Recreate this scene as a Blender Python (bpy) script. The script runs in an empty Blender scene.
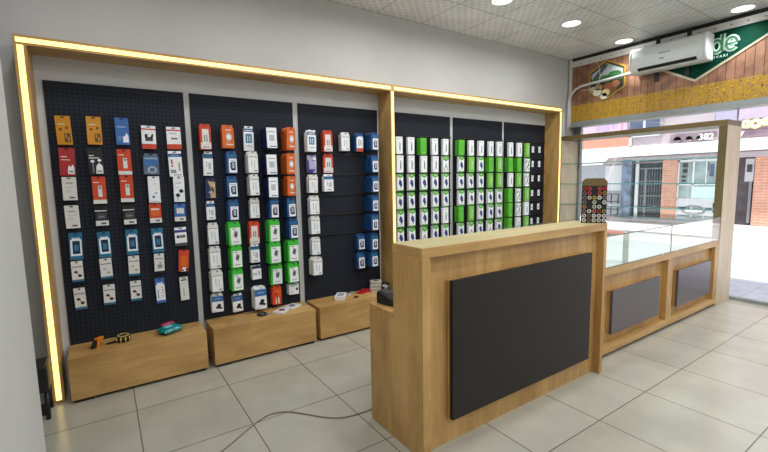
import bpy, bmesh, math, random
from mathutils import Vector, Matrix, Euler
random.seed(7)
SC = bpy.context.scene
COL = SC.collection
R = math.radians

# ------------------------------------------------------------------ key measurements (metres)
WY = 3.607            # back wall plane
PY = 3.597            # pegboard front plane
CZ = 3.077            # ceiling
SX = 5.663            # inner face of the storefront fascia
GX = 5.87             # window glass plane

# ------------------------------------------------------------------ materials
def lin(c):
    out = []
    for v in c[:3]:
        v = v / 255.0
        out.append(v / 12.92 if v <= 0.04045 else ((v + 0.055) / 1.055) ** 2.4)
    return (*out, 1.0)

MATS = {}
def newmat(name):
    m = bpy.data.materials.new(name); m.use_nodes = True
    nt = m.node_tree
    b = nt.nodes['Principled BSDF']
    return m, nt, b

def mat(name, rgb=(200, 200, 200), rough=0.5, metal=0.0, var=0.04, vscale=30.0, spec=0.5):
    """plain procedural material with a little noise in the colour"""
    if name in MATS: return MATS[name]
    m, nt, b = newmat(name)
    c = lin(rgb)
    if var > 0:
        tc = nt.nodes.new('ShaderNodeTexCoord'); n = nt.nodes.new('ShaderNodeTexNoise')
        n.inputs['Scale'].default_value = vscale; n.inputs['Detail'].default_value = 3
        r = nt.nodes.new('ShaderNodeValToRGB')
        r.color_ramp.elements[0].color = (*[max(0, x * (1 - 2 * var)) for x in c[:3]], 1)
        r.color_ramp.elements[1].color = (*[min(1, x * (1 + 2 * var)) for x in c[:3]], 1)
        r.color_ramp.elements[0].position = 0.3; r.color_ramp.elements[1].position = 0.7
        nt.links.new(tc.outputs['Object'], n.inputs['Vector'])
        nt.links.new(n.outputs['Fac'], r.inputs['Fac'])
        nt.links.new(r.outputs['Color'], b.inputs['Base Color'])
    else:
        b.inputs['Base Color'].default_value = c
    b.inputs['Roughness'].default_value = rough
    b.inputs['Metallic'].default_value = metal
    b.inputs['Specular IOR Level'].default_value = spec
    MATS[name] = m
    return m

def emit(name, rgb_lin, strength):
    if name in MATS: return MATS[name]
    m, nt, b = newmat(name)
    b.inputs['Base Color'].default_value = (*rgb_lin, 1)
    b.inputs['Emission Color'].default_value = (*rgb_lin, 1)
    b.inputs['Emission Strength'].default_value = strength
    MATS[name] = m
    return m

def wood(name, dark, light, grain='z', rough=0.42, across=16.0, along=1.1):
    if name in MATS: return MATS[name]
    m, nt, b = newmat(name)
    L = nt.links.new
    tc = nt.nodes.new('ShaderNodeTexCoord')
    def stretched(a, l, off):
        mp = nt.nodes.new('ShaderNodeMapping')
        s = [a, a, a]; s['xyz'.index(grain)] = l
        mp.inputs['Scale'].default_value = s; mp.inputs['Location'].default_value = (off, off * 1.7, off * .6)
        L(tc.outputs['Object'], mp.inputs['Vector'])
        n = nt.nodes.new('ShaderNodeTexNoise'); n.inputs['Scale'].default_value = 1.0
        n.inputs['Detail'].default_value = 6; n.inputs['Roughness'].default_value = .6; n.inputs['Distortion'].default_value = .6
        L(mp.outputs['Vector'], n.inputs['Vector'])
        return n
    n1 = stretched(across * .38, along * 1.5, 3.1)
    n2 = stretched(across * 6, along * 3, 9.2)
    mix = nt.nodes.new('ShaderNodeMix'); mix.data_type = 'FLOAT'; mix.inputs[0].default_value = .25
    L(n1.outputs['Fac'], mix.inputs[2]); L(n2.outputs['Fac'], mix.inputs[3])
    r = nt.nodes.new('ShaderNodeValToRGB')
    r.color_ramp.elements[0].position = .36; r.color_ramp.elements[0].color = lin(dark)
    r.color_ramp.elements[1].position = .62; r.color_ramp.elements[1].color = lin(light)
    L(mix.outputs[0], r.inputs['Fac']); L(r.outputs['Color'], b.inputs['Base Color'])
    bp = nt.nodes.new('ShaderNodeBump'); bp.inputs['Strength'].default_value = .04
    L(n2.outputs['Fac'], bp.inputs['Height']); L(bp.outputs['Normal'], b.inputs['Normal'])
    b.inputs['Roughness'].default_value = rough
    MATS[name] = m
    return m

def math_node(nt, op, a, b=None):
    n = nt.nodes.new('ShaderNodeMath'); n.operation = op
    for i, v in enumerate((a, b)):
        if v is None: continue
        if isinstance(v, (int, float)): n.inputs[i].default_value = v
        else: nt.links.new(v, n.inputs[i])
    return n.outputs[0]

def pegboard_mat():
    m, nt, b = newmat('pegboard navy perforated')
    L = nt.links.new
    tc = nt.nodes.new('ShaderNodeTexCoord'); sp = nt.nodes.new('ShaderNodeSeparateXYZ')
    L(tc.outputs['Object'], sp.inputs[0])
    p = .0281
    def cell(o):
        return math_node(nt, 'SUBTRACT', math_node(nt, 'FRACT', math_node(nt, 'DIVIDE', o, p)), .5)
    cx, cz = cell(sp.outputs['X']), cell(sp.outputs['Z'])
    d = math_node(nt, 'SQRT', math_node(nt, 'ADD', math_node(nt, 'MULTIPLY', cx, cx), math_node(nt, 'MULTIPLY', cz, cz)))
    r = nt.nodes.new('ShaderNodeValToRGB')
    r.color_ramp.elements[0].position = .17; r.color_ramp.elements[0].color = lin((5, 6, 8))
    r.color_ramp.elements[1].position = .24; r.color_ramp.elements[1].color = lin((34, 38, 48))
    L(d, r.inputs['Fac']); L(r.outputs['Color'], b.inputs['Base Color'])
    bp = nt.nodes.new('ShaderNodeBump'); bp.inputs['Strength'].default_value = .3; bp.inputs['Distance'].default_value = .003
    L(r.outputs['Color'], bp.inputs['Height']); L(bp.outputs['Normal'], b.inputs['Normal'])
    b.inputs['Roughness'].default_value = .6
    b.inputs['Specular IOR Level'].default_value = .2
    return m

def tile_mat(name, c1, c2, seam, bw, bh, off, mortar, rough, axes='xy', stagger=0.0, vscale=6.0, bump=.1, pat=None, nlow=.86):
    m, nt, b = newmat(name)
    L = nt.links.new
    tc = nt.nodes.new('ShaderNodeTexCoord')
    sp = nt.nodes.new('ShaderNodeSeparateXYZ'); cb = nt.nodes.new('ShaderNodeCombineXYZ')
    L(tc.outputs['Object'], sp.inputs[0])
    for i, a in enumerate(axes):
        L(math_node(nt, 'ADD', sp.outputs[a.upper()], off[i]), cb.inputs[i])
    br = nt.nodes.new('ShaderNodeTexBrick')
    br.offset = stagger; br.squash = 1.0
    br.inputs['Scale'].default_value = 1.0
    br.inputs['Brick Width'].default_value = bw; br.inputs['Row Height'].default_value = bh
    br.inputs['Mortar Size'].default_value = mortar; br.inputs['Mortar Smooth'].default_value = .1
    br.inputs['Color1'].default_value = lin(c1); br.inputs['Color2'].default_value = lin(c2)
    br.inputs['Mortar'].default_value = lin(seam)
    L(cb.outputs[0], br.inputs['Vector'])
    n = nt.nodes.new('ShaderNodeTexNoise'); n.inputs['Scale'].default_value = vscale; n.inputs['Detail'].default_value = 5
    L(tc.outputs['Object'], n.inputs['Vector'])
    mx = nt.nodes.new('ShaderNodeMix'); mx.data_type = 'RGBA'; mx.blend_type = 'MULTIPLY'
    mx.inputs[0].default_value = 1
    rr = nt.nodes.new('ShaderNodeValToRGB')
    rr.color_ramp.elements[0].color = (nlow, nlow, nlow, 1); rr.color_ramp.elements[1].color = (1, 1, 1, 1)
    rr.color_ramp.elements[0].position = .35; rr.color_ramp.elements[1].position = .65
    L(n.outputs['Fac'], rr.inputs['Fac'])
    L(br.outputs['Color'], mx.inputs[6]); L(rr.outputs['Color'], mx.inputs[7])
    colour = mx.outputs[2]
    if pat:
        # small pressed lozenge pattern of the ceiling panels
        def tri(o, k): return math_node(nt, 'PINGPONG', math_node(nt, 'MULTIPLY', o, k), .5)
        a = math_node(nt, 'ADD', tri(sp.outputs['X'], pat), tri(sp.outputs['Y'], pat))
        s = math_node(nt, 'GREATER_THAN', math_node(nt, 'ABSOLUTE', math_node(nt, 'SUBTRACT', a, .5)), .17)
        m2 = nt.nodes.new('ShaderNodeMix'); m2.data_type = 'RGBA'; m2.blend_type = 'MULTIPLY'
        L(math_node(nt, 'MULTIPLY', s, .26), m2.inputs[0])
        L(colour, m2.inputs[6]); m2.inputs[7].default_value = (.3, .3, .3, 1)
        colour = m2.outputs[2]
    L(colour, b.inputs['Base Color'])
    bp = nt.nodes.new('ShaderNodeBump'); bp.inputs['Strength'].default_value = bump; bp.inputs['Distance'].default_value = .004
    L(math_node(nt, 'SUBTRACT', 1.0, br.outputs['Fac']), bp.inputs['Height']); L(bp.outputs['Normal'], b.inputs['Normal'])
    b.inputs['Roughness'].default_value = rough
    return m

def glass(name, tint=(.93, .97, .95), refl=.08):
    m, nt, b = newmat(name)
    nt.nodes.remove(b)
    out = nt.nodes['Material Output']
    t = nt.nodes.new('ShaderNodeBsdfTransparent'); t.inputs[0].default_value = (*tint, 1)
    g = nt.nodes.new('ShaderNodeBsdfGlossy'); g.inputs['Roughness'].default_value = .01
    fr = nt.nodes.new('ShaderNodeFresnel'); fr.inputs['IOR'].default_value = 1.45
    mx = nt.nodes.new('ShaderNodeMixShader')
    ge = nt.nodes.new('ShaderNodeNewGeometry')        # same reflectance on both faces of the pane
    nt.links.new(math_node(nt, 'ADD', 1.45, math_node(nt, 'MULTIPLY', ge.outputs['Backfacing'], 1 / 1.45 - 1.45)), fr.inputs['IOR'])
    nt.links.new(math_node(nt, 'MULTIPLY', fr.outputs[0], refl / .08), mx.inputs[0])
    nt.links.new(t.outputs[0], mx.inputs[1]); nt.links.new(g.outputs[0], mx.inputs[2])
    nt.links.new(mx.outputs[0], out.inputs['Surface'])
    return m

def gold_band_mat():
    m, nt, b = newmat('gold scroll ornament')
    L = nt.links.new
    out = nt.nodes['Material Output']
    tc = nt.nodes.new('ShaderNodeTexCoord')
    v = nt.nodes.new('ShaderNodeTexVoronoi'); v.inputs['Scale'].default_value = 26
    L(tc.outputs['Object'], v.inputs['Vector'])
    rings = math_node(nt, 'PINGPONG', math_node(nt, 'MULTIPLY', v.outputs['Distance'], 3.4), .5)
    mask = math_node(nt, 'GREATER_THAN', rings, .23)
    b.inputs['Base Color'].default_value = lin((206, 164, 10)); b.inputs['Roughness'].default_value = .5
    tr = nt.nodes.new('ShaderNodeBsdfTransparent')
    mx = nt.nodes.new('ShaderNodeMixShader')
    L(math_node(nt, 'MULTIPLY', mask, .92), mx.inputs[0]); L(tr.outputs[0], mx.inputs[1]); L(b.outputs[0], mx.inputs[2])
    L(mx.outputs[0], out.inputs['Surface'])
    return m

OAK = dict(dark=(164, 125, 71), light=(201, 162, 102))
oak_z = wood('oak laminate upright', grain='z', **OAK)
oak_x = wood('oak laminate lengthwise', grain='x', **OAK)
oak_y = wood('oak laminate crosswise', grain='y', **OAK)
oak_sheen = wood('oak worktop with painted sheen', (166, 152, 108), (188, 174, 130), grain='x', rough=.35)  # same oak, paled in colour to imitate light reflected off the top
maple_z = wood('pale oak laminate upright', (188, 168, 138), (208, 190, 162), grain='z')
maple_y_shade = wood('pale oak crosswise with painted shade', (92, 76, 44), (114, 95, 58), grain='y')  # pale oak darkened in colour to imitate shade on the tower boards
maple_edge_shade = wood('pale oak edge with painted shade', (92, 78, 46), (112, 96, 60), grain='z')  # shaded side of the pale post, painted as a darker olive
M_peg = pegboard_mat()
M_floor = tile_mat('polished beige floor tile', (176, 173, 159), (170, 167, 153), (106, 101, 92), .5615, .585,
                   (-.637 + 5.615, -2.97 + 5.85), .0035, .2, vscale=3.0)
M_ceil = tile_mat('pressed grey ceiling panel', (240, 241, 243), (236, 237, 239), (132, 132, 132), .56, .575,
                  (-3.51 + 5.6, -3.03 + 5.75), .004, .3, vscale=4, pat=11.0)
M_wall = mat('grey painted plaster', (198, 199, 198), .75, var=.012, vscale=3)
M_wall2 = mat('cool white painted plaster', (196, 198, 197), .7, var=.01, vscale=3)
M_plank = tile_mat('brown wood plank cladding', (176, 128, 100), (150, 104, 80), (76, 48, 34), 4.0, .078, (9, 9), .003, .5, axes='zy', vscale=9, nlow=.55)
M_black = mat('matt black plastic', (22, 22, 24), .5, var=.02)
M_panel = mat('anthracite laminate', (40, 37, 35), .45, var=.05, vscale=300, spec=.25)
M_white = mat('white plastic', (226, 230, 231), .35, var=.01)
M_alu = mat('grey aluminium', (146, 152, 152), .4, .3, var=.02)
M_alu_w = mat('white aluminium', (214, 214, 212), .45, .1, var=.02)
M_metal_dark = mat('dark steel', (32, 33, 36), .45, .6, var=.02)
M_gl_clear = glass('clear glass')
M_gl_case = glass('clear case glass', (.95, .985, .97), .1)
M_gl_edge = mat('green glass edge', (112, 166, 164), .2, var=.02)
M_led = emit('warm led diffuser', (1.0, .72, .24), 1.7)
M_down = emit('cool white lamp diffuser', (1.0, .98, .93), 3.0)

# ------------------------------------------------------------------ mesh building
class MB:
    def __init__(s): s.v = []; s.f = []; s.mi = []; s.mats = []; s.smooth = []
    def _m(s, m):
        if m not in s.mats: s.mats.append(m)
        return s.mats.index(m)
    def add(s, vs, fs, m, smooth=False):
        o = len(s.v); s.v += [tuple(v) for v in vs]; i = s._m(m)
        for f in fs: s.f.append(tuple(o + k for k in f)); s.mi.append(i); s.smooth.append(smooth)
    def box(s, x0, x1, y0, y1, z0, z1, m):
        x0, x1 = sorted((x0, x1)); y0, y1 = sorted((y0, y1)); z0, z1 = sorted((z0, z1))
        vs = [(x, y, z) for z in (z0, z1) for y in (y0, y1) for x in (x0, x1)]
        s.add(vs, [(0, 2, 3, 1), (4, 5, 7, 6), (0, 1, 5, 4), (2, 6, 7, 3), (0, 4, 6, 2), (1, 3, 7, 5)], m)
        return s
    def prism(s, pts, axis, a0, a1, m, smooth=False):
        """polygon (2-D, other two axes in xyz order) extruded along axis"""
        n = len(pts)
        def P(p, a):
            q = list(p); q.insert('xyz'.index(axis), a); return q
        vs = [P(p, a0) for p in pts] + [P(p, a1) for p in pts]
        s.add(vs, [tuple(range(n)), tuple(range(2 * n - 1, n - 1, -1))], m)
        o = len(s.v) - 2 * n; i = s._m(m)
        for k in range(n):
            s.f.append((o + k, o + (k + 1) % n, o + n + (k + 1) % n, o + n + k)); s.mi.append(i); s.smooth.append(smooth)
        return s
    def tube(s, pts, r, m, seg=8, cap=True):
        pts = [Vector(p) for p in pts]; n = len(pts); rings = []
        up = Vector((0, 0, 1))
        rs = r if isinstance(r, (list, tuple)) else [r] * n
        for i, p in enumerate(pts):
            t = (pts[min(i + 1, n - 1)] - pts[max(i - 1, 0)]).normalized()
            a = t.cross(up)
            if a.length < 1e-3: a = t.cross(Vector((1, 0, 0)))
            a.normalize(); b = t.cross(a)
            rings.append([p + (a * math.cos(k * 2 * math.pi / seg) + b * math.sin(k * 2 * math.pi / seg)) * rs[i] for k in range(seg)])
        vs = [v for ring in rings for v in ring]; fs = []
        for i in range(n - 1):
            for k in range(seg):
                fs.append((i * seg + k, i * seg + (k + 1) % seg, (i + 1) * seg + (k + 1) % seg, (i + 1) * seg + k))
        if cap: fs += [tuple(range(seg))[::-1], tuple((n - 1) * seg + k for k in range(seg))]
        s.add(vs, fs, m, True)
        return s
    def disc(s, c, axis, r, h, m, seg=24, r2=None):
        pts = [(math.cos(k * 2 * math.pi / seg), math.sin(k * 2 * math.pi / seg)) for k in range(seg)]
        o = [c[i] for i in range(3) if 'xyz'[i] != axis]; a = c['xyz'.index(axis)]
        r2 = r2 or r
        return s.prism([(o[0] + r * x, o[1] + r2 * y) for x, y in pts], axis, a, a + h, m, True)
    def torus(s, c, axis, Rr, r, m, seg=20, ring=8):
        pts = []
        ax = 'xyz'.index(axis)
        for k in range(seg):
            t = k * 2 * math.pi / seg
            q = [Rr * math.cos(t), Rr * math.sin(t)]; q.insert(ax, 0); pts.append(Vector(q) + Vector(c))
        vs = []; fs = []
        for k in range(seg):
            d = (pts[k] - Vector(c)).normalized(); n = Vector([1.0 if i == ax else 0.0 for i in range(3)])
            for j in range(ring):
                t = j * 2 * math.pi / ring
                vs.append(pts[k] + d * math.cos(t) * r + n * math.sin(t) * r)
        for k in range(seg):
            for j in range(ring):
                fs.append((k * ring + j, ((k + 1) % seg) * ring + j, ((k + 1) % seg) * ring + (j + 1) % ring, k * ring + (j + 1) % ring))
        s.add(vs, fs, m, True)
        return s
    def mesh(s, name):
        me = bpy.data.meshes.new(name)
        me.from_pydata(s.v, [], s.f)
        for m in s.mats: me.materials.append(m)
        for p, i, sm in zip(me.polygons, s.mi, s.smooth): p.material_index = i; p.use_smooth = sm
        bm = bmesh.new(); bm.from_mesh(me); bmesh.ops.recalc_face_normals(bm, faces=bm.faces); bm.to_mesh(me); bm.free()
        return me
    def build(s, name, parent=None, loc=(0, 0, 0), bevel=0, label=None):
        o = bpy.data.objects.new(name, s.mesh(name)); COL.objects.link(o)
        o.location = loc
        if parent: o.parent = parent
        if bevel:
            b = o.modifiers.new('bevel', 'BEVEL'); b.width = bevel; b.segments = 2; b.limit_method = 'ANGLE'
        if label: o['label'] = label
        return o

def tag(o, label, cat, group=None, kind=None):
    o['label'] = label; o['category'] = cat
    if group: o['group'] = group
    if kind: o['kind'] = kind
    return o
def thing(name, label, cat, loc=(0, 0, 0), rot=(0, 0, 0), group=None):
    o = bpy.data.objects.new(name, None); COL.objects.link(o)
    o.empty_display_size = .05
    o.location = loc; o.rotation_euler = rot
    return tag(o, label, cat, group)
def struct(o, label=None, cat=None):
    o['kind'] = 'structure'
    if label: o['label'] = label
    if cat: o['category'] = cat
    return o
def text_mesh(name, txt, size, m, parent, matrix, extrude=.003, offset=0.0, bold=0.0):
    """lettering turned into mesh"""
    cu = bpy.data.curves.new(name, 'FONT'); cu.body = txt; cu.size = size; cu.extrude = extrude; cu.offset = offset
    cu.align_x = 'LEFT'
    tmp = bpy.data.objects.new(name, cu); COL.objects.link(tmp)
    dg = bpy.context.evaluated_depsgraph_get()
    me = bpy.data.meshes.new_from_object(tmp.evaluated_get(dg))
    bpy.data.objects.remove(tmp); bpy.data.curves.remove(cu)
    me.materials.clear(); me.materials.append(m)
    o = bpy.data.objects.new(name, me); COL.objects.link(o)
    o.matrix_world = matrix
    if parent: o.parent = parent
    return o
def dup(o, parent=None):
    c = o.copy(); COL.objects.link(c)
    if parent: c.parent = parent
    for ch in list(o.children): dup(ch, c)
    return c
ORD = ['', 'top', 'second', 'third', 'fourth', 'fifth', 'sixth', 'seventh', 'eighth']
COLN = ['', 'first', 'second', 'third', 'fourth', 'fifth']
BRD = ['', 'leftmost', 'second', 'third', 'fourth', 'fifth', 'rightmost']
LAMP_W = 8.6; SKY = 1.5; SUN = 5.5; EXPO = 0.0
M_panel_sheen = mat('anthracite laminate with painted reflection', (88, 84, 88), .3, var=.04, vscale=300)  # anthracite panels lightened in colour to imitate a grey violet reflection
M_white_deck = mat('white case lining', (226, 228, 226), .35, var=.01)
M_gl_dark = mat('dark glass edge', (52, 66, 62), .2, var=.02)
M_gl_edge2 = mat('green glass rim', (120, 150, 140), .2, var=.02)
M_gl_strip = mat('plain greenish strip', (150, 158, 130), .3, var=.03)
# ------------------------------------------------------------------ the room shell
struct(MB().box(-1.6, SX + .25, -2.6, 3.75, -.08, 0, M_floor).build('floor'), 'polished beige tiled floor of the shop', 'floor')
struct(MB().box(-1.6, SX + .25, -2.6, 3.75, CZ, CZ + .1, M_ceil).build('ceiling'), 'grey panelled ceiling with round lamps', 'ceiling')
struct(MB().box(-1.6, SX + .25, WY, 3.75, 0, CZ, M_wall).build('wall_back'), 'grey painted wall behind the pegboards', 'wall')
struct(MB().box(-1.6, -.285, -2.6, 2.2, 0, CZ, M_wall2).build('wall_left'), 'white wall corner at the left edge', 'wall')
struct(MB().box(-1.75, -1.6, -2.6, 3.75, 0, CZ, M_wall2).build('wall_side'), 'wall of the alcove at the left', 'wall')
struct(MB().box(-1.6, SX + .25, -2.75, -2.6, 0, CZ, M_wall2).build('wall_rear'), 'white wall behind the viewer', 'wall')

# storefront: cladding above the opening, rails, window
struct(MB().box(SX, SX + .22, -2.6, WY, 2.19, CZ, M_plank).build('wall_right'), 'brown plank cladding above the shop window', 'wall')
t1 = MB().box(SX - .012, SX + .2, -2.6, WY, 2.125, 2.195, M_alu)
struct(t1.build('trim_1'), 'grey metal rail under the plank cladding', 'trim')
t2 = MB().box(SX - .02, SX + .0, -2.6, WY - .06, 2.955, 3.03, M_alu_w)
for k in range(16):
    t2.disc((SX - .0225, 3.42 - k * .14, 2.99), 'x', .007, .003, M_black, 10)
t2.box(SX - .006, SX, -2.6, WY, 3.032, CZ - .001, M_black)
struct(t2.build('trim_2'), 'white perforated rail along the top of the cladding', 'trim')
struct(MB().box(SX - .015, SX, WY - .06, WY - .015, 2.13, CZ - .01, M_alu_w).build('trim_3'), 'upright light rail in the corner of the cladding', 'trim')
struct(MB().box(5.84, 5.92, -2.6, WY, 0, .035, M_alu).build('trim_4'), 'grey metal threshold along the shop opening', 'trim')
win = struct(MB().box(GX - .004, GX + .004, 1.70, 3.50, .035, 2.125, M_gl_clear).build('window_1'), 'large clear shop window beside the open entrance', 'window')
fr = MB().box(GX - .03, GX + .03, 3.5, WY, .035, 2.125, M_alu).box(GX - .006, GX + .006, 1.685, 1.70, .035, 2.125, M_alu_w)
fr.build('window_frame', win)
for y0, y1 in ((-2.6, -.75),):
    struct(MB().box(GX - .02, GX + .1, y0, y1, 0.035, 2.125, M_wall2).build('wall_front'), 'white wall pier beyond the entrance', 'wall')

# gold ornament film along the lower edge of the cladding
g = MB(); g.add([(SX - .003, -2.6, 2.197), (SX - .003, 3.59, 2.197), (SX - .003, 3.59, 2.425), (SX - .003, -2.6, 2.425)], [(0, 1, 2, 3)], gold_band_mat())
tag(g.build('ornament_band'), 'gold scroll ornament film along the lower edge of the plank cladding', 'decoration')

# ------------------------------------------------------------------ ceiling lamps, and unseen fill lights behind the camera
LX = [-.13 + 1.118 * k for k in range(6)]
k = 0
lamp_names = {(5, 2.75): 'round recessed ceiling lamp nearest the shelf wall and the plank cladding',
              (4, 2.75): 'round recessed ceiling lamp between two others, above the display case',
              (3, 2.75): 'round recessed ceiling lamp cut by the top of the picture',
              (5, 1.6): 'round recessed ceiling lamp above the green sign at right'}
for iy, y in enumerate((2.75, 1.6, .45, -.7, -1.85)):  # last two rows are unseen, added to light surfaces facing the camera
    for ix, x in enumerate(LX):
        vis = (ix, y) in lamp_names
        yy = y
        if vis:
            t = thing('ceiling_lamp', lamp_names[(ix, y)], 'lamp', (x, yy, CZ), group='round ceiling lamps')
            MB().torus((0, 0, -.004), 'z', .098, .010, M_white, 32, 8).build('rim', t)
            MB().disc((0, 0, -.010), 'z', .092, .008, M_down, 32).build('diffuser', t)
        ld = bpy.data.lights.new('lamp_and_fill_light', 'AREA'); ld.shape = 'DISK'; ld.size = .18; ld.energy = LAMP_W * (.55 if ix < 2 else .5 if ix == 5 else 1.08)
        ld.color = (.975, .99, 1.0); ld.spread = R(170 if ix < 5 else 110)
        lo = bpy.data.objects.new('lamp_and_fill_light', ld); COL.objects.link(lo); lo.location = (x, yy, CZ - .03)

# ------------------------------------------------------------------ wooden shelf frame with light strips, on the back wall
t = thing('pegboard_surround', 'oak surround with glowing yellow light strips around the pegboards', 'surround', (0, WY, 0))
FD = -.223; FH = 2.344
for x0, x1 in ((-.375, -.312), (2.380, 2.426), (5.141, 5.188)):
    MB().box(x0, x1, FD, 0, 0, 2.284, oak_z).build('post', t, bevel=.001)
MB().box(-.375, 5.188, FD, 0, 2.284, FH, oak_x).build('top_rail', t, bevel=.001)
for x0, x1 in ((-.359, -.328), (2.393, 2.418), (5.155, 5.176)):
    MB().box(x0, x1, FD - .002, FD + .01, 0.02, 2.282, M_led).build('light_strip', t, label='upright yellow light strip')
for x0, x1 in ((-.362, 2.385), (2.425, 5.17)):
    MB().box(x0, x1, FD - .002, FD + .01, 2.298, 2.326, M_led).build('light_strip', t, label='yellow light strip along the top')

# pegboards
BX = [None, (-.271, .575), (.616, 1.462), (1.511, 2.362), (2.512, 3.359), (3.407, 4.249), (4.292, 5.128)]
HOOKX = {1: [-.183, -.016, .152, .32, .486], 2: [.717, .883, 1.055, 1.215, 1.38], 3: [1.61, 1.775, 1.945, 2.102, 2.257],
         4: [2.571, 2.722, 2.892, 3.053, 3.208], 5: [3.449, 3.611, 3.773, 3.945, 4.104], 6: [4.317, 4.482, 4.644, 4.784, 4.924]}
ROWZ = [None, 1.892, 1.682, 1.488, 1.293, 1.105, .91, .717, .52]
for i in range(1, 7):
    x0, x1 = BX[i]
    b = thing('pegboard', f'{BRD[i]} dark perforated pegboard ' + ['', 'beside the left lamp post', 'packed with white and green boxes', 'with bare hooks, left of middle post',
              'just right of the middle post', 'full of green charger boxes', 'with small price tags at its right'][i], 'pegboard', ((x0 + x1) / 2, WY, .30), group='pegboards on the back wall')
    w = (x1 - x0) / 2
    MB().box(-w, w, -.01, -.001, 0, 1.828, M_peg).build('panel', b)
    for r in range(1, 7) if i >= 3 else ():
        z = ROWZ[r] + .004 - .30
        if i == 3 and r in (1,): continue
        MB().box(-w + .02 if i == 3 else -w - .004, w - .02 if i == 3 else w + .004, -.021, -.0105, z - .007, z + .007, M_black).build('hook_rail', b)
# ------------------------------------------------------------------ low drawer boxes under the pegboards
for i, (x0, x1) in enumerate(((-.273, .576), (.625, 1.480), (1.521, 2.372))):
    lb = ['low oak box under the leftmost pegboard holding a tape measure', 'low oak box under the second pegboard, between two others',
          'low oak box under the third pegboard, partly behind the counter'][i]
    t = thing('storage_box', lb, 'box', ((x0 + x1) / 2, 3.4505, 0), group='low oak boxes along the wall')
    w = (x1 - x0) / 2; d = .1455
    MB().box(-w, w, -d, d, .29, .308, oak_x).build('top_panel', t, bevel=.0015)
    MB().box(-w, w, -d, -d + .018, .022, .29, oak_x).build('front_panel', t, bevel=.0015)
    for s in (-1, 1):
        MB().box(s * w, s * (w - .018), -d + .018, d, .022, .29, oak_z).build('side_panel', t)
    MB().box(-w + .018, w - .018, d - .018, d, .022, .29, oak_x).build('back_panel', t)
    MB().box(-w + .018, w - .018, -d + .018, d - .018, .022, .04, oak_x).build('bottom_panel', t)
    for sx in (-1, 1):
        for sy in (-1, 1):
            MB().box(sx * (w - .02), sx * (w - .12), sy * (d - .012), sy * (d - .08), 0, .022, M_black).build('foot', t)
    MB().box(-w + .13, w - .13, -d + .03, -d + .045, 0, .022, M_black).build('plinth', t)

# ------------------------------------------------------------------ reception counter
t = thing('reception_counter', 'tall oak reception counter with a large anthracite front panel', 'counter', (1.246, 1.5303, 0))
L = 2.9252 - 1.246; H = 1.1; D1 = .2464; D2 = .4902
MB().box(0, L, 0, D1, H - .05, H, oak_x).build('top_shelf', t, bevel=.002)
MB().box(.003, L - .003, .003, D1 - .003, H, H + .0012, oak_sheen).build('top_sheen', t, label='worktop surface with reflected light painted in')  # thin sheet carrying the painted sheen of the counter top
MB().box(0, .052, 0, D1, 0, H - .05, oak_z).build('end_panel', t, bevel=.002)
MB().box(L - .036, L, 0, D1, 0, H - .05, oak_z).build('end_panel', t, bevel=.002)
MB().box(.052, L - .036, .052, .07, 0, H - .05, oak_z).build('front_board', t)
MB().box(.206, 1.505, .004, .03, .150, .908, M_panel).box(.203, 1.507, .03, .046, .148, .910, oak_z).build('front_panel', t, bevel=.001, label='anthracite panel standing proud of the oak front')
MB().box(0, L, D1, D2, .69, .718, oak_x).build('low_worktop', t, bevel=.002)
MB().box(0, .03, D1, D2, 0, .69, oak_z).build('low_end_panel', t, bevel=.001)
MB().box(L - .03, L, D1, D2, 0, .69, oak_z).build('low_end_panel', t)
MB().box(.052, L - .036, D1 - .02, D1, .0, H - .05, oak_z).build('back_board', t)

# ------------------------------------------------------------------ glass display case next to the counter
x0, x1 = 2.93, 5.432; y0, y1 = 1.644, 2.55
t = thing('display_case', 'low oak display case with glass top and two grey panels', 'display case', (x0, y0, 0))
W = x1 - x0; D = y1 - y0
MB().box(0, W, 0, D, .662, .722, oak_x).build('top_frame', t, bevel=.0015)
MB().box(0, W, 0, .05, .03, .09, oak_x).build('bottom_rail', t, bevel=.0015)
for a, b in ((0, .10), (1.292, 1.395), (W - .10, W)):
    MB().box(a, b, 0, .05, .09, .662, oak_z).build('upright', t, bevel=.0015)
MB().box(0, W, .05, .068, .03, .662, oak_z).build('front_board', t)
MB().box(0, .02, .068, D, .03, .662, oak_z).build('side_panel', t)
MB().box(W - .02, W, .068, D, .03, .662, oak_z).build('side_panel', t)
MB().box(.02, W - .02, D - .02, D, .03, .662, oak_z).build('back_board', t)
for a, b in ((.335, 1.145), (1.527, 2.305)):
    MB().box(a, b, .0, .022, .172, .528, M_panel_sheen).box(a + .004, b - .004, .022, .05, .176, .524, oak_z).build('grey_panel', t, bevel=.001, label='dark grey panel standing proud of the oak front')
for a in (.1, 1.3, W - .15):
    MB().box(a, a + .06, .03, .08, 0, .03, M_black).build('foot', t)
MB().box(.012, W - .002, .006, D - .004, .7225, .727, M_white_deck).build('shelf_lining', t, label='white lining inside the glass case')
gl = MB().box(.004, 1.335, .003, .008, .7275, .966, M_gl_case).box(1.338, W - .002, .003, .008, .7275, .966, M_gl_case)
gl.build('front_glass', t)
MB().box(.004, W - .002, .003, D - .003, .967, .975, M_gl_case).build('top_glass', t)
MB().box(.004, W - .002, D - .009, D - .004, .7275, .966, M_gl_case).build('back_glass', t)
MB().box(.0, .006, .009, D - .01, .7275, .966, M_gl_case).build('side_glass', t)
e = MB().box(.004, W - .002, .0008, .0028, .967, .973, M_gl_dark).box(1.3352, 1.3378, .002, .0085, .7275, .966, M_gl_dark)
e.box(.004, W - .002, D - .0025, D - .0005, .967, .973, M_gl_edge2)
e.box(.004, W - .002, .0008, .0028, .7225, .7275, M_gl_dark)
e.build('glass_edge', t)
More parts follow.
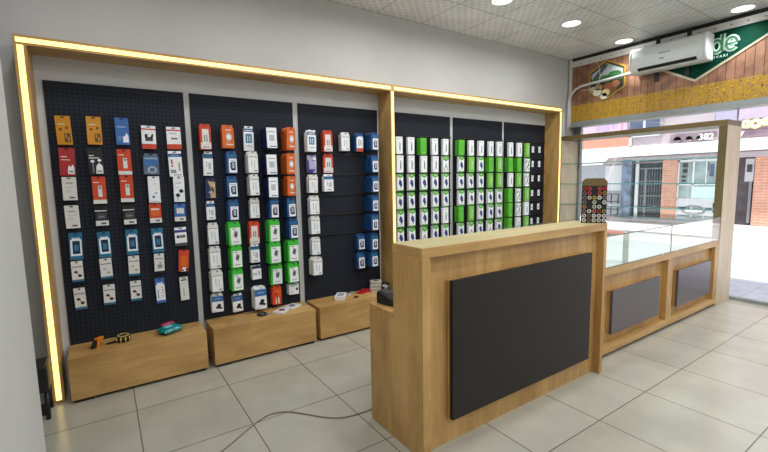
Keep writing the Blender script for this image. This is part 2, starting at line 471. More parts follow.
MB().box(.50, .575, .012, .022, .7275, .966, M_gl_strip).build('green_strip', t)  # greenish upright strip just behind the front glass
for a in (.15, 1.15, 1.42, W - .12):
    MB().box(a, a + .02, -.003, .012, .7228, .735, M_white).build('glass_clip', t)

# ------------------------------------------------------------------ window display tower (frame with glass shelves)
tx0, tx1, ty0, ty1 = 5.435, 5.838, 1.644, 3.59
t = thing('shelf_tower', 'tall open pale oak frame with glass shelves in the shop window', 'shelf', (tx0, ty0, 0))
W = tx1 - tx0; D = ty1 - ty0
MB().box(0, W, 0, .075, 0, 1.934, maple_z).build('post', t, bevel=.0015)
MB().box(0, W, D - .06, D, 0, 1.934, maple_z).build('post', t, bevel=.0015)
MB().box(0, W, 0, D, 1.934, 1.989, maple_y_shade).build('top_board', t, bevel=.0015)
MB().box(0, W, .075, D - .06, 0.66, .70, maple_y_shade).build('base_board', t, bevel=.0015)
MB().box(-.002, 0, .001, .074, .722, 1.933, maple_edge_shade).build('shade_band', t, label='side of the front post with shade painted in olive')  # thin strip that puts the shade of this side into colour
MB().box(0.01, W - .01, .075, D - .06, 0.0, .66, maple_z).build('base_box', t)
for z in (1.60, 1.318, 1.03):
    s = MB().box(.012, W - .012, .076, D - .061, z, z + .008, M_gl_case).build('glass_shelf', t)
    MB().box(.008, .012, .076, D - .061, z - .001, z + .010, M_gl_edge).build('front_edge', s)
# ------------------------------------------------------------------ wall unit of the air conditioner
t = thing('air_conditioner', 'white wall-mounted air conditioner over the plank cladding', 'air conditioner', (SX - .030, 2.269, 2.65))
prof = [(0, .0), (-.14, .0), (-.185, .035), (-.205, .09), (-.21, .17), (-.20, .255), (-.17, .285), (0, .285)]
hw = .391
MB().prism([(x, z) for x, z in prof], 'y', -hw + .035, hw - .02, M_white).build('body', t, bevel=.006)
for s in (-1, 1):
    prof2 = [(x * 1.02, z) for x, z in prof]
    MB().prism(prof2, 'y', s * hw, s * (hw - (.034 if s < 0 else .019)), M_white).build('end_cap', t, bevel=.01)
# air outlet: dark slot low on the front, with a flap
sl = [(-.168, .0165), (-.190, .037), (-.195, .048), (-.189, .050), (-.16, .02)]
MB().prism(sl, 'y', -hw + .09, hw - .09, M_black).build('outlet_slot', t, label='dark air outlet slot')
MB().prism([(-.120, -.004), (-.162, .010), (-.160, .014), (-.12, .001)], 'y', -hw + .06, hw - .06, M_white).build('flap', t)
MB().prism([(-.2115, .16), (-.2125, .163), (-.212, .172), (-.2105, .172)], 'y', -.05, .07, M_alu).build('front_strip', t)
MB().prism([(-.2085, .098), (-.2105, .1), (-.2118, .112), (-.209, .112)], 'y', .01, .06, M_alu).build('badge', t)
for y in (-.15, .17):
    MB().box(.0, .0155, y - .022, y + .022, -.105, .42, M_black).build('bracket', t, label='black upright bracket strip')

# white pipe cover from the air conditioner down the corner
pp = [(5.56, 2.66, 2.690), (5.60, 2.80, 2.695), (5.62, 3.04, 2.683), (5.62, 3.24, 2.678), (5.62, 3.38, 2.668), (5.62, 3.47, 2.635), (5.62, 3.535, 2.575), (5.62, 3.562, 2.49), (5.62, 3.566, 2.33), (5.62, 3.566, 2.0)]
tag(MB().tube(pp, .017, M_alu_w, 12).build('drain_pipe'), 'white pipe bending from the air conditioner down the corner', 'pipe')
pw = [(5.637, 3.186, 2.955), (5.63, 3.165, 2.92), (5.63, 3.147, 2.887), (5.60, 3.108, 2.745), (5.592, 3.115, 2.69), (5.61, 3.125, 2.655), (5.63, 3.205, 2.615), (5.63, 3.332, 2.605), (5.632, 3.40, 2.612)]
tag(MB().tube(pw, .004, M_alu_w, 6).build('thin_cable'), 'thin white cable hanging in front of the hexagon picture', 'cable')

# hexagon food sign
t = thing('hexagon_sign', 'hexagonal picture of green leaves and nuts with yellow edge', 'sign', (SX - .002, 3.05, 2.69))
hx = [(0.0, .255), (-.24, .135), (-.24, -.125), (0, -.25), (.24, -.125), (.24, .135)]
def sc(p, k): return [(a * k, b * k) for a, b in p]
M_sgold = mat('mustard yellow edge', (186, 152, 44), .45)
MB().prism(hx, 'x', -.010, 0, M_sgold).build('border', t)
pic = MB().prism(sc(hx, .93), 'x', -.0115, -.0095, mat('dark picture ground', (44, 52, 38), .5, var=.12, vscale=20))
pic.prism([(-.21, .10), (0, .215), (.21, .10), (.20, .03), (-.21, .03)], 'x', -.0121, -.011, mat('picture pale sky', (168, 176, 176), .5, var=.1))
pic.prism([(.2, .03), (.03, .21), (-.02, .19), (.16, .0)], 'x', -.0124, -.011, mat('picture slate', (70, 78, 92), .5))
pic.prism([(.22, -.02), (.21, .02), (.03, .06), (-.19, .06), (-.21, -.02)], 'x', -.0125, -.011, mat('picture green', (84, 122, 74), .5, var=.2, vscale=25))
for cy, cz, a in ((.13, .01, .09), (.02, .03, .08), (-.1, .06, .085), (-.06, .0, .07)):
    pic.disc((-.0135, cy, cz), 'x', a, .002, mat('picture leaf', (46, 104, 52), .5, var=.15), 16, a * .45)
for cy, cz, a, c in ((.1, -.08, .05, (170, 132, 92)), (-.02, -.08, .055, (160, 96, 60)), (-.12, -.07, .055, (190, 118, 84)), (.12, -.14, .06, (206, 202, 178)),
                     (.0, -.16, .06, (196, 180, 120)), (.03, -.205, .05, (216, 212, 190)), (-.09, -.14, .05, (120, 74, 48)), (.19, -.09, .04, (190, 180, 150))):
    pic.disc((-.0135, cy, cz), 'x', a, .002, mat('picture nut %d %d' % (c[0], c[1]), c, .5), 14, a * .8)
pic.build('picture', t)

# green shop sign
t = thing('green_sign', 'dark green pointed sign with cream edge and white lettering', 'sign', (SX - .002, 2.045, 2.466))
M_sgreen = mat('deep green sign board', (2, 60, 44), .7, spec=.12, var=.05, vscale=3)
M_cream = mat('cream sign edge', (206, 200, 170), .45)
tri = [(0, 0), (-1.2, .655), (-1.2, .66), (-.9, .49), (.665, .49), (.665, .37)]
board = [(0, .028), (-.84, .487), (.66, .487), (.66, .39)]
edge = [(0, 0), (-.88, .487), (.68, .487), (.68, .37)]
MB().prism(edge, 'x', -.006, 0, M_cream).build('edge', t)
MB().prism(board, 'x', -.009, -.005, M_sgreen).build('board', t)
M_mint = mat('mint white lettering', (206, 236, 218), .4); M_let = mat('lettering green', (70, 128, 92), .4)
# matrix: text x runs towards -y, text y up, faces -x
TM = Matrix(((0, 0, -1, 0), (-1, 0, 0, 0), (0, 1, 0, 0), (0, 0, 0, 1)))
def stroke(name, paths, r, m, x, parent):
    b = MB()
    for p in paths: b.tube([(0, -u, v) for u, v in p], r, m, 10)
    b.v = [(x + vx * .12, vy, vz) for vx, vy, vz in b.v]
    return b.build(name, parent)
def arc(cx, cy, rx, ry, a0, a1, n=22): return [(cx + rx * math.cos(R(a0 + (a1 - a0) * k / n)), cy + ry * math.sin(R(a0 + (a1 - a0) * k / n))) for k in range(n + 1)]
d_paths = [arc(.186, .335, .044, .062, 0, 360), [(.234, .278), (.236, .452)]]
e_paths = [arc(.316, .337, .046, .062, -40, -330) if False else arc(.316, .337, .046, .062, 5, 318), [(.272, .330), (.362, .342)]]
for nm, pp_ in (('letter_d', d_paths), ('letter_e', e_paths)):
    o = stroke('outline', pp_, .027, M_mint, -.0105, t)
    stroke(nm, pp_, .012, M_let, -.0145, o)
text_mesh('small_letters', 'T O V A R I', .034, M_mint, t, Matrix.Translation((-.0105, -.12, .212)) @ TM, .001, .0012)

# ------------------------------------------------------------------ floor cable
cp = [(.36, 2.19), (.423, 2.222), (.538, 2.30), (.639, 2.37), (.70, 2.402), (.752, 2.418), (.81, 2.405), (.863, 2.372), (.951, 2.267), (1.0, 2.205), (1.052, 2.155), (1.10, 2.125), (1.159, 2.107), (1.23, 2.099), (1.32, 2.10), (1.5, 2.12)]
def smooth(pts, n=5):
    out = []
    P = [Vector(p) for p in pts]
    for i in range(len(P) - 1):
        a, b, c, d = P[max(i - 1, 0)], P[i], P[i + 1], P[min(i + 2, len(P) - 1)]
        for k in range(n):
            u = k / n
            out.append(.5 * ((2 * b) + (c - a) * u + (2 * a - 5 * b + 4 * c - d) * u * u + (3 * b - a - 3 * c + d) * u ** 3))
    return out + [P[-1]]
tag(MB().tube(smooth([(x, y, .005) for x, y in cp]), .0042, mat('grey cable jacket', (128, 122, 112), .4), 8).build('floor_cable'), 'thin grey cable snaking across the floor tiles to the counter', 'cable')

# ------------------------------------------------------------------ phone ring display on the counter
t = thing('ring_display', 'black phone ring display board standing on the counter end', 'display board', (2.866, 1.602, 1.1), (0, 0, R(37)))
bw = .079; bh = .262
MB().box(-.012, .012, -bw, bw, 0, bh, M_black).build('board', t)
hd = [(-bw, bh), (-bw, bh + .03), (-bw * .72, bh + .052), (bw * .72, bh + .052), (bw, bh + .03), (bw, bh)]
MB().prism(hd, 'x', -.012, .012, mat('brown card header', (104, 84, 46), .6)).build('header', t, label='brown card header')
ring_cols = [(200, 196, 188), (226, 222, 214), (184, 40, 44), (150, 150, 60), (120, 116, 112), (196, 120, 110), (206, 206, 206), (176, 128, 40)]
rmap = ["rR.Rr", "dR.Rg", "dwyWd", "d.w.W", "o.wW.", "dWprg", "WdWWW", "WdWWW"]
kc = {'r': (176, 34, 38), 'R': (206, 70, 66), 'd': (132, 112, 104), 'g': (164, 160, 66), 'w': (214, 212, 206), 'W': (236, 234, 228), 'y': (190, 178, 56), 'o': (192, 130, 60), 'p': (196, 120, 116)}
kn = {'r': 'dark red', 'R': 'red', 'd': 'dull grey', 'g': 'olive green', 'w': 'silver', 'W': 'white', 'y': 'yellow', 'o': 'copper', 'p': 'pink'}
cr_, sr_ = math.cos(R(37)), math.sin(R(37))
rmesh = {}
for r, row in enumerate(rmap):
    for c, ch in enumerate(row):
        if ch == '.': continue
        if ch not in rmesh:
            m = mat('phone ring ' + kn[ch], kc[ch], .3, .2)
            rmesh[ch] = MB().torus((0, 0, 0), 'x', .0105, .0024, m, 16, 6).disc((0.001, 0, 0), 'x', .0075, .0025, mat('phone ring plate ' + kn[ch], tuple(int(v * .45) for v in kc[ch]), .4), 12).mesh('phone_ring')
        o = bpy.data.objects.new('phone_ring', rmesh[ch]); COL.objects.link(o)
        lx, ly, lz = -.0165, bw - .0165 - c * .0315, bh - .020 - r * .0316
        o.location = (2.866 + lx * cr_ - ly * sr_, 1.602 + lx * sr_ + ly * cr_, 1.1 + lz); o.rotation_euler = (0, 0, R(37))
        tag(o, f'{kn[ch]} phone ring on the black display board, {ORD[r + 1]} row, {COLN[c + 1]} from left', 'phone ring', 'phone rings on the display board')

# payment terminal on the low worktop
t = thing('card_terminal', 'black card terminal on the low worktop behind the counter', 'card terminal', (1.335, 1.905, .7185), (0, 0, R(12)))
MB().prism([(-.045, 0), (-.045, .03), (-.035, .04), (.085, .075), (.095, .06), (.095, 0)], 'x', -.04, .045, M_black).build('body', t, bevel=.005)
MB().prism([(.02, .060), (.075, .0765), (.075, .0775), (.02, .061)], 'x', -.03, .035, mat('dim screen', (40, 46, 58), .2)).build('screen', t)
kp = MB()
for a in range(3):
    for b in range(3):
        kp.box(-.028 + a * .022, -.012 + a * .022, -.03 + b * .015, -.02 + b * .015, .04 + b * .003, .048 + b * .0045, mat('terminal key', (70, 70, 74), .5))
kp.build('keypad', t)

# small black stool in the alcove
t = thing('step_stool', 'small black stool half hidden behind the left wall corner', 'stool', (-.44, 3.27, 0))
MB().box(-.075, .075, -.09, .09, .17, .34, M_black).build('seat', t, bevel=.01)
for sx in (-1, 1):
    for sy in (-1, 1):
        MB().tube([(sx * .06, sy * .07, .17), (sx * .058, sy * .085, .0)], .013, M_black, 8).build('leg', t)
MB().box(-.06, .06, -.095, -.07, .03, .10, M_black).build('step', t)

# ------------------------------------------------------------------ odds and ends lying on the low boxes
TZ = .308
t = thing('tape_gun', 'small orange and black handheld tool on the leftmost oak box', 'tool', (-.112, 3.46, TZ), (0, 0, R(50)))
M_or = mat('bright orange plastic', (222, 122, 20), .4)
MB().prism([(-.018, 0), (.004, 0), (.014, .035), (.05, .04), (.05, .058), (-.004, .06), (-.012, .04)], 'y', -.014, .014, M_or).build('handle', t, bevel=.003)
MB().prism([(-.05, 0), (-.02, 0), (-.008, .04), (-.016, .05)], 'y', -.012, .012, M_black).build('grip', t)
t = thing('tape_measure', 'round black and yellow tape measure on the leftmost oak box', 'tape measure', (.045, 3.465, TZ))
b = MB().disc((0, 0, 0), 'z', .046, .044, M_black, 28).build('case', t, bevel=.004)
yl = mat('yellow ring', (196, 172, 84), .4)
MB().torus((0, 0, .044), 'z', .034, .0045, yl, 24, 6).build('rim', t)
yb = MB()
for k in range(4):
    a = R(-150 + k * 38); ca, sa = math.cos(a), math.sin(a)
    yb.tube([(ca * .0455, sa * .0455, .004), (ca * .0455, sa * .0455, .040)], .005, yl, 6)
yb.build('stripes', t)
MB().prism([(-.04, .004), (-.10, .0), (-.105, .006), (-.04, .014)], 'y', -.012, .008, M_black).build('tongue', t)

def pillow(w, d, h, m, n=10):
    b = MB(); vs = []; fs = []
    for top in (1, -1):
        for j in range(n + 1):
            for i in range(n + 1):
                u = 2 * i / n - 1; v = 2 * j / n - 1
                k = max(0, (1 - u ** 4)) ** .5 * max(0, (1 - v ** 4)) ** .5
                wr = .05 * math.sin(u * 9 + v * 5) + .04 * math.sin(v * 13)
                vs.append((u * w / 2, v * d / 2, h / 2 + (top * h / 2 * k * (1 + wr) if k else 0)))
    N = (n + 1) ** 2
    for j in range(n):
        for i in range(n):
            a = j * (n + 1) + i
            fs.append((a, a + 1, a + n + 2, a + n + 1)); fs.append((N + a, N + a + n + 1, N + a + n + 2, N + a + 1))
    b.add(vs, fs, m, True); return b
t = thing('wipe_packet', 'crumpled teal packet with pink end on the leftmost oak box', 'packet', (.345, 3.445, TZ + .001), (0, 0, R(28)))
pillow(.155, .115, .058, mat('teal glossy film', (24, 128, 130), .2, var=.25, vscale=22)).build('pouch', t)
q = pillow(.10, .035, .02, mat('pink glossy film', (184, 40, 84), .25)); q.build('pink_end', t, (.02, .055, .046))
q = pillow(.06, .05, .01, mat('pale blue print', (120, 190, 206), .3)); q.build('printed_patch', t, (-.02, -.01, .052))
t = thing('cable_coil', 'flat black coil of tape on the second oak box', 'coil', (1.045, 3.43, TZ))
MB().torus((0, 0, .009), 'z', .034, .009, M_black, 28, 8).build('coil', t)
MB().disc((0, 0, 0.0), 'z', .012, .012, mat('grey core', (120, 120, 116), .5), 16).build('core', t)
MB().tube(smooth([(.04, 0, .006), (.075, -.01, .004), (.095, .012, .004)]), .004, mat('grey lead', (150, 150, 146), .4), 8).build('loose_end', t)
def flat_card(lab, x, y, rz, tilt, ring):
    t = thing('accessory_card', lab, 'package', (x, y, TZ + .002), (R(tilt), 0, R(rz)), 'white cards lying on the second box')
    MB().box(-.05, .05, -.07, .07, 0, .012, mat('card white', (214, 214, 216), .4)).build('card', t)
    MB().torus((0, 0, .014), 'z', .021, .005, mat('ring dark', (72, 72, 80), .3), 20, 6).disc((0, 0, .0122), 'z', .016, .002, mat('ring ' + ring, (176, 60, 50) if ring == 'red' else (120, 126, 150), .4), 16).build('ring_picture', t)
flat_card('white card with red ring lying on the second oak box', 1.215, 3.42, -50, 0, 'red')
flat_card('white card with blue ring lying beside the red ring card', 1.335, 3.485, -58, 0, 'blue')
t = thing('phone_carton', 'small white carton lying on the third oak box', 'carton', (1.822, 3.475, TZ), (0, 0, R(-38)))
MB().box(-.045, .045, -.075, .075, 0, .022, M_white).build('base', t)
MB().box(-.047, .047, -.077, .077, .022, .034, mat('carton lid white', (226, 228, 230), .4)).build('lid', t)
MB().box(-.03, .03, -.05, .05, .034, .0345, mat('carton grey print', (150, 156, 164), .4)).build('printed_picture', t)
t = thing('charging_cable', 'small loose pale cable bundle beside the red packets', 'cable', (1.965, 3.525, TZ))
MB().torus((0, 0, .008), 'z', .026, .006, mat('pale cable', (190, 190, 176), .4), 20, 6).torus((.012, -.006, .018), 'z', .022, .005, mat('sage cable', (140, 150, 132), .4), 20, 6).build('loops', t)
MB().box(-.045, -.02, -.03, -.018, .001, .011, M_white).build('plug', t)
t = thing('phone_ring', 'dark oval metal holder lying on the third oak box', 'phone ring', (1.952, 3.405, TZ))
MB().disc((0, 0, 0), 'z', .03, .006, mat('bronze metal', (84, 66, 40), .35, .5), 24, .02).build('plate', t)
MB().torus((0, 0, .009), 'z', .013, .0025, M_black, 18, 6).build('ring', t)
for lab, x, y, rz, z in (('flat red packet on the third oak box, nearest the pale cables', 2.085, 3.51, 20, 0), ('flat red packet leaning against the white boxes', 2.145, 3.53, -24, .011)):
    t = thing('red_packet', lab, 'packet', (x, y, TZ + z), (0, 0, R(rz)), 'red packets on the third box')
    MB().box(-.05, .05, -.04, .04, 0, .010, mat('red packet card', (190, 30, 42), .35, var=.1)).build('sleeve', t)
    MB().box(-.02, .03, -.02, .01, .010, .0105, mat('packet dark print', (110, 18, 30), .35)).build('printed_patch', t)
for k in range(3):
    nm = ['bottom', 'middle', 'topmost'][k]
    t = thing('white_carton', f'white carton, {nm} of the small stack on the third oak box', 'carton', (2.235 + k * .004, 3.505, TZ + k * .034), (0, 0, R(-30 + 3 * k)), 'stacked white cartons')
    MB().box(-.055, .055, -.045, .045, 0, .0325, mat('carton off white', (206, 200, 190), .5)).build('body', t)
    MB().box(-.054, .054, -.0455, -.045, .004, .028, mat('carton grey lines', (160, 156, 150), .5)).build('front_label', t)
    if k == 2: MB().box(-.02, .03, -.02, .02, .0325, .033, mat('carton dark stamp', (44, 44, 50), .5)).build('top_print', t)
t = thing('black_carton', 'black carton with white print beside the white stack', 'carton', (2.312, 3.43, TZ), (0, 0, R(-30)))
MB().box(-.035, .035, -.03, .03, 0, .085, M_black).build('body', t)
pr = MB()
for a, b_, c_, d_ in ((-.028, -.01, .05, .07), (-.006, .006, .03, .075), (.01, .028, .045, .06), (-.025, .0, .015, .025), (.008, .02, .012, .034)):
    pr.box(a, b_, -.0306, -.03, c_, d_, mat('white print', (210, 212, 214), .5))
pr.build('printed_pattern', t)
t = thing('clear_bottle', 'small clear holder at the post end of third oak box', 'holder', (2.345, 3.53, TZ))
MB().disc((0, 0, 0), 'z', .018, .05, mat('smoky clear plastic', (150, 150, 140), .2), 18).build('body', t)
MB().disc((0, 0, .05), 'z', .012, .012, M_white, 14).build('cap', t)
# ------------------------------------------------------------------ the street outside
M_pave = tile_mat('pale paving slab', (196, 197, 206), (190, 191, 200), (172, 172, 180), .6, .4, (0, 0), .008, .7, stagger=.5)
M_road = mat('bleached road surface', (226, 222, 218), .8, var=.02, vscale=2)
struct(MB().box(SX + .25, 9.6, -9, 14, -.08, 0.0, M_pave).build('sidewalk'), 'pale paved sidewalk outside the shop', 'sidewalk')
struct(MB().box(9.6, 13.75, -9, 14, -.16, -.03, M_road).build('road'), 'bleached bright road surface', 'road')
struct(MB().box(13.75, 18, -9, 14, -.08, 0.03, M_road).build('sidewalk'), 'bright sidewalk on the far side of the road', 'sidewalk')

FX = 14.3
M_fac = mat('pale pinkish render', (186, 170, 176), .8, var=.03, vscale=1.5)
M_brick = tile_mat('salmon brick', (208, 150, 126), (200, 142, 118), (206, 172, 156), .26, .075, (9, 0), .012, .8, axes='yz', stagger=.5, vscale=5)
M_awn = mat('white awning cloth', (250, 248, 248), .8, var=0)
M_win = mat('shaded shop window', (148, 166, 168), .25, var=.15, vscale=2)
M_dk = mat('dark doorway', (50, 54, 60), .5, var=.1)
M_stone = mat('blue grey stone', (112, 124, 148), .7, var=.25, vscale=5)
M_mauve = mat('mauve sign band', (136, 116, 128), .7, var=.12, vscale=3)
M_sal = mat('salmon billboard', (216, 140, 120), .7, var=.05, vscale=1)
M_pk = mat('pink poster', (214, 176, 192), .7, var=.05)
M_slate2 = mat('slate window', (86, 96, 122), .4, var=.15, vscale=2)
M_wh = mat('white render', (206, 206, 212), .7, var=.01)
t = thing('shop_building', 'pale brick and white shop building across the street', 'building', (FX, 4, 0))
def FB(y0, y1, z0, z1, m, dx=0.0, th=.05, b=None):
    b = b or MB()
    return b.box(-dx - th, -dx, y0 - 4, y1 - 4, z0, z1, m)
MB().box(0, .4, -13, 9, 0, 4.6, M_fac).build('wall', t)
# long white awning
for (y0, y1, nm) in ((1.2, 4.66, 'right'), (4.66, 7.15, 'middle')):
    MB().prism([(-.75, 2.0), (-.72, 2.0), (-.0, 2.30), (0, 2.34), (-.75, 2.24)], 'y', y0 - 4, y1 - 4, M_awn).build('awning', t, label=f'white awning over the shop front')
MB().prism([(-.95, 1.78), (-.92, 1.78), (0, 2.30), (0, 2.36), (-.95, 1.88)], 'y', 7.25 - 4, 9.6 - 4, M_awn).build('awning', t, label='lower white awning at the left')
FB(1.2, 7.1, 1.84, 1.98, mat('grey awning valance', (172, 166, 174), .7), .02, .1).build('lintel', t)
bb = FB(6.85, 8.9, 2.36, 2.66, M_sal, .03, .05); FB(6.8, 8.95, 2.30, 2.36, M_wh, .03, .06, bb); FB(6.8, 6.86, 2.3, 2.72, M_wh, .03, .06, bb)
bb.build('billboard', t, label='salmon billboard with white edge')
bb = FB(6.95, 9.0, 2.74, 3.35, M_pk, .05, .05)
for y0, y1, z0, z1, c in ((8.1, 8.2, 2.8, 3.3, (236, 176, 196)), (7.05, 7.12, 2.8, 3.3, (232, 150, 170)), (7.5, 7.7, 2.85, 3.1, (190, 160, 216)), (7.75, 7.95, 2.95, 3.08, (180, 158, 214)),
                          (7.25, 7.42, 2.98, 3.14, (186, 164, 218)), (7.55, 7.65, 2.76, 2.85, (232, 150, 170)), (8.5, 8.6, 2.8, 3.3, (238, 190, 204))):
    FB(y0, y1, z0, z1, mat('poster ink %d %d' % c[:2], c, .7), .1, .01, bb)
bb.build('poster', t, label='white and pink poster')
w = FB(5.98, 6.86, 2.66, 3.16, M_slate2, .02, .04).build('upper_window', t)
bb = FB(5.98, 6.86, 2.62, 2.70, M_wh, .03, .06); FB(6.4, 6.46, 2.66, 3.16, M_wh, .03, .05, bb); FB(5.9, 5.98, 2.6, 3.2, mat('grey pilaster', (150, 146, 156), .7), .03, .06, bb)
bb.build('window_trim', w)
# mauve lettering board and number
bb = FB(4.55, 5.68, 2.42, 2.60, M_mauve, .03, .04)
for c, r in ((5.5, .10), (5.2, .09), (4.95, .08)): bb.disc((-.07, c - 4, 2.43), 'x', r, .04, M_mauve, 18)
bb.build('sign_band', t, label='mauve sign band')
bb = FB(-1, 4.2, 2.38, 2.56, M_mauve, .02, .03); FB(-1, 4.6, 2.84, 3.2, mat('lilac shade', (176, 164, 190), .7), .02, .03, bb)
bb.build('sign_band', t, label='mauve and lilac sign band')
bb = MB(); random.seed(3)
M_gl = mat('pale gold lettering', (250, 232, 176), .6, var=.02)
y = 4.0
for k in range(7):
    wv = random.uniform(.14, .24); z0 = random.uniform(2.56, 2.64); z1 = random.uniform(2.76, 2.9) + k * .015
    bb.torus((-.09, y - wv / 2 - 4, (z0 + z1) / 2), 'x', wv * .42, .045, M_gl, 14, 6)
    bb.box(-.12, -.05, y - wv - 4, y - wv + .07 - 4, z0, z1, M_gl)
    y -= wv + .02
bb.build('raised_letters', t, label='pale gold raised letters')
M_ltr = mat('white numerals', (255, 255, 255), .6, var=0)
TMf = Matrix(((0, 0, -1, 0), (-1, 0, 0, 0), (0, 1, 0, 0), (0, 0, 0, 1)))
text_mesh('numerals', '382', .24, M_ltr, t, Matrix.Translation((-.10, .955, 2.385)) @ TMf, .01, .004)
text_mesh('numerals', '7', .24, M_ltr, t, Matrix.Translation((-.10, .06, 2.36)) @ TMf, .01, .004)
# door, pillars, shop window
d = FB(5.82, 6.70, .03, 1.78, M_dk, .01, .03).build('door', t, label='dark grilled shop door')
bb = MB()
for k in range(9): FB(5.9 + k * .075, 5.91 + k * .075, .2, 1.6, mat('grille grey', (120, 126, 132), .5), .05, .02, bb)
for z in (.3, .75, 1.2, 1.6): FB(5.85, 6.55, z, z + .04, mat('grille grey', (120, 126, 132), .5), .05, .02, bb)
FB(6.52, 6.62, .03, 1.78, M_wh, .05, .03, bb); FB(6.28, 6.34, .03, 1.6, mat('grey door frame', (120, 124, 134), .5), .05, .03, bb)
bb.build('grille', d)
FB(6.72, 7.02, .0, 1.9, M_stone, .02, .12).build('stone_pillar', t)
FB(7.04, 7.6, .92, 1.75, M_wh, .02, .05).build('shutter', t)
FB(7.02, 8.6, .03, 1.8, mat('shaded recess', (170, 172, 182), .7), .005, .01).build('recess', t)
bb = MB()
for z in (.3, .55, .8): FB(7.0, 8.6, z, z + .025, M_dk, .2, .03, bb)
for k in range(7): FB(7.05 + k * .22, 7.075 + k * .22, .03, .82, M_dk, .2, .03, bb)
bb.build('railing', t)
FB(5.44, 5.83, .03, 1.9, M_brick, .01, .1).build('brick_pillar', t)
FB(1.0, 3.66, .03, 1.88, M_brick, .01, .1).build('brick_pillar', t, label='wide brick wall pier')
FB(4.05, 5.44, .03, .68, M_wh, .01, .06).build('white_base', t)
w = FB(4.2, 5.44, .68, 1.82, M_win, .01, .03).build('shop_window', t)
bb = MB(); M_frm = mat('pale window frame', (226, 228, 230), .5)
for y0, y1, z0, z1 in ((4.2, 5.44, 1.78, 1.84), (4.2, 5.44, .66, .71), (5.02, 5.06, .7, 1.8), (4.72, 4.745, 1.1, 1.8), (4.2, 5.44, 1.10, 1.13), (5.40, 5.45, .68, 1.84)):
    FB(y0, y1, z0, z1, M_frm, .04, .02, bb)
bb.build('window_frame', w)
bb = MB()
for y0, y1, z0, z1 in ((5.2, 5.32, 1.62, 1.74), (5.2, 5.32, 1.46, 1.58), (5.22, 5.34, 1.32, 1.38), (5.22, 5.33, 1.2, 1.26)):
    FB(y0, y1, z0, z1, M_dk, .042, .01, bb)
for y0, y1, z0, z1 in ((4.56, 4.66, 1.35, 1.7), (4.68, 4.7, 1.5, 1.75)): FB(y0, y1, z0, z1, M_slate2, .042, .01, bb)
bb.build('window_stickers', w)
bb = FB(4.5, 5.05, .72, 1.06, mat('pale aqua curtain', (206, 232, 232), .7, var=.06), .04, .01); bb.build('curtain', w)
bb = MB().disc((-.085, .985, .38), 'x', .30, .015, mat('oval badge grey', (120, 122, 126), .6), 32, .135)
bb.disc((-.095, .985, .38), 'x', .26, .012, mat('oval badge light', (178, 180, 184), .6), 32, .11)
for c, a in ((1.13, .045), (1.05, .03), (.97, .05), (.88, .045), (.80, .035)): bb.disc((-.105, c, .38), 'x', a, .012, M_ltr, 12, .05)
bb.build('oval_badge', t, label='grey oval badge with white lettering')
FB(4.46, 4.52, .34, .60, M_dk, .06, .03).build('vent_box', t)
FB(3.66, 4.1, .03, 1.86, mat('entrance shade', (70, 64, 68), .6, var=.2, vscale=4), .01, .02).build('entrance', t, label='shaded side entrance')
bb = FB(3.68, 3.86, 1.2, 1.8, mat('pale machine', (176, 176, 180), .5), .04, .05); FB(3.72, 3.82, 1.45, 1.65, M_dk, .09, .02, bb); FB(3.7, 3.76, .1, 1.2, mat('grey machine leg', (120, 122, 128), .5), .04, .05, bb)
bb.build('machine', t, label='pale machine inside the side entrance')
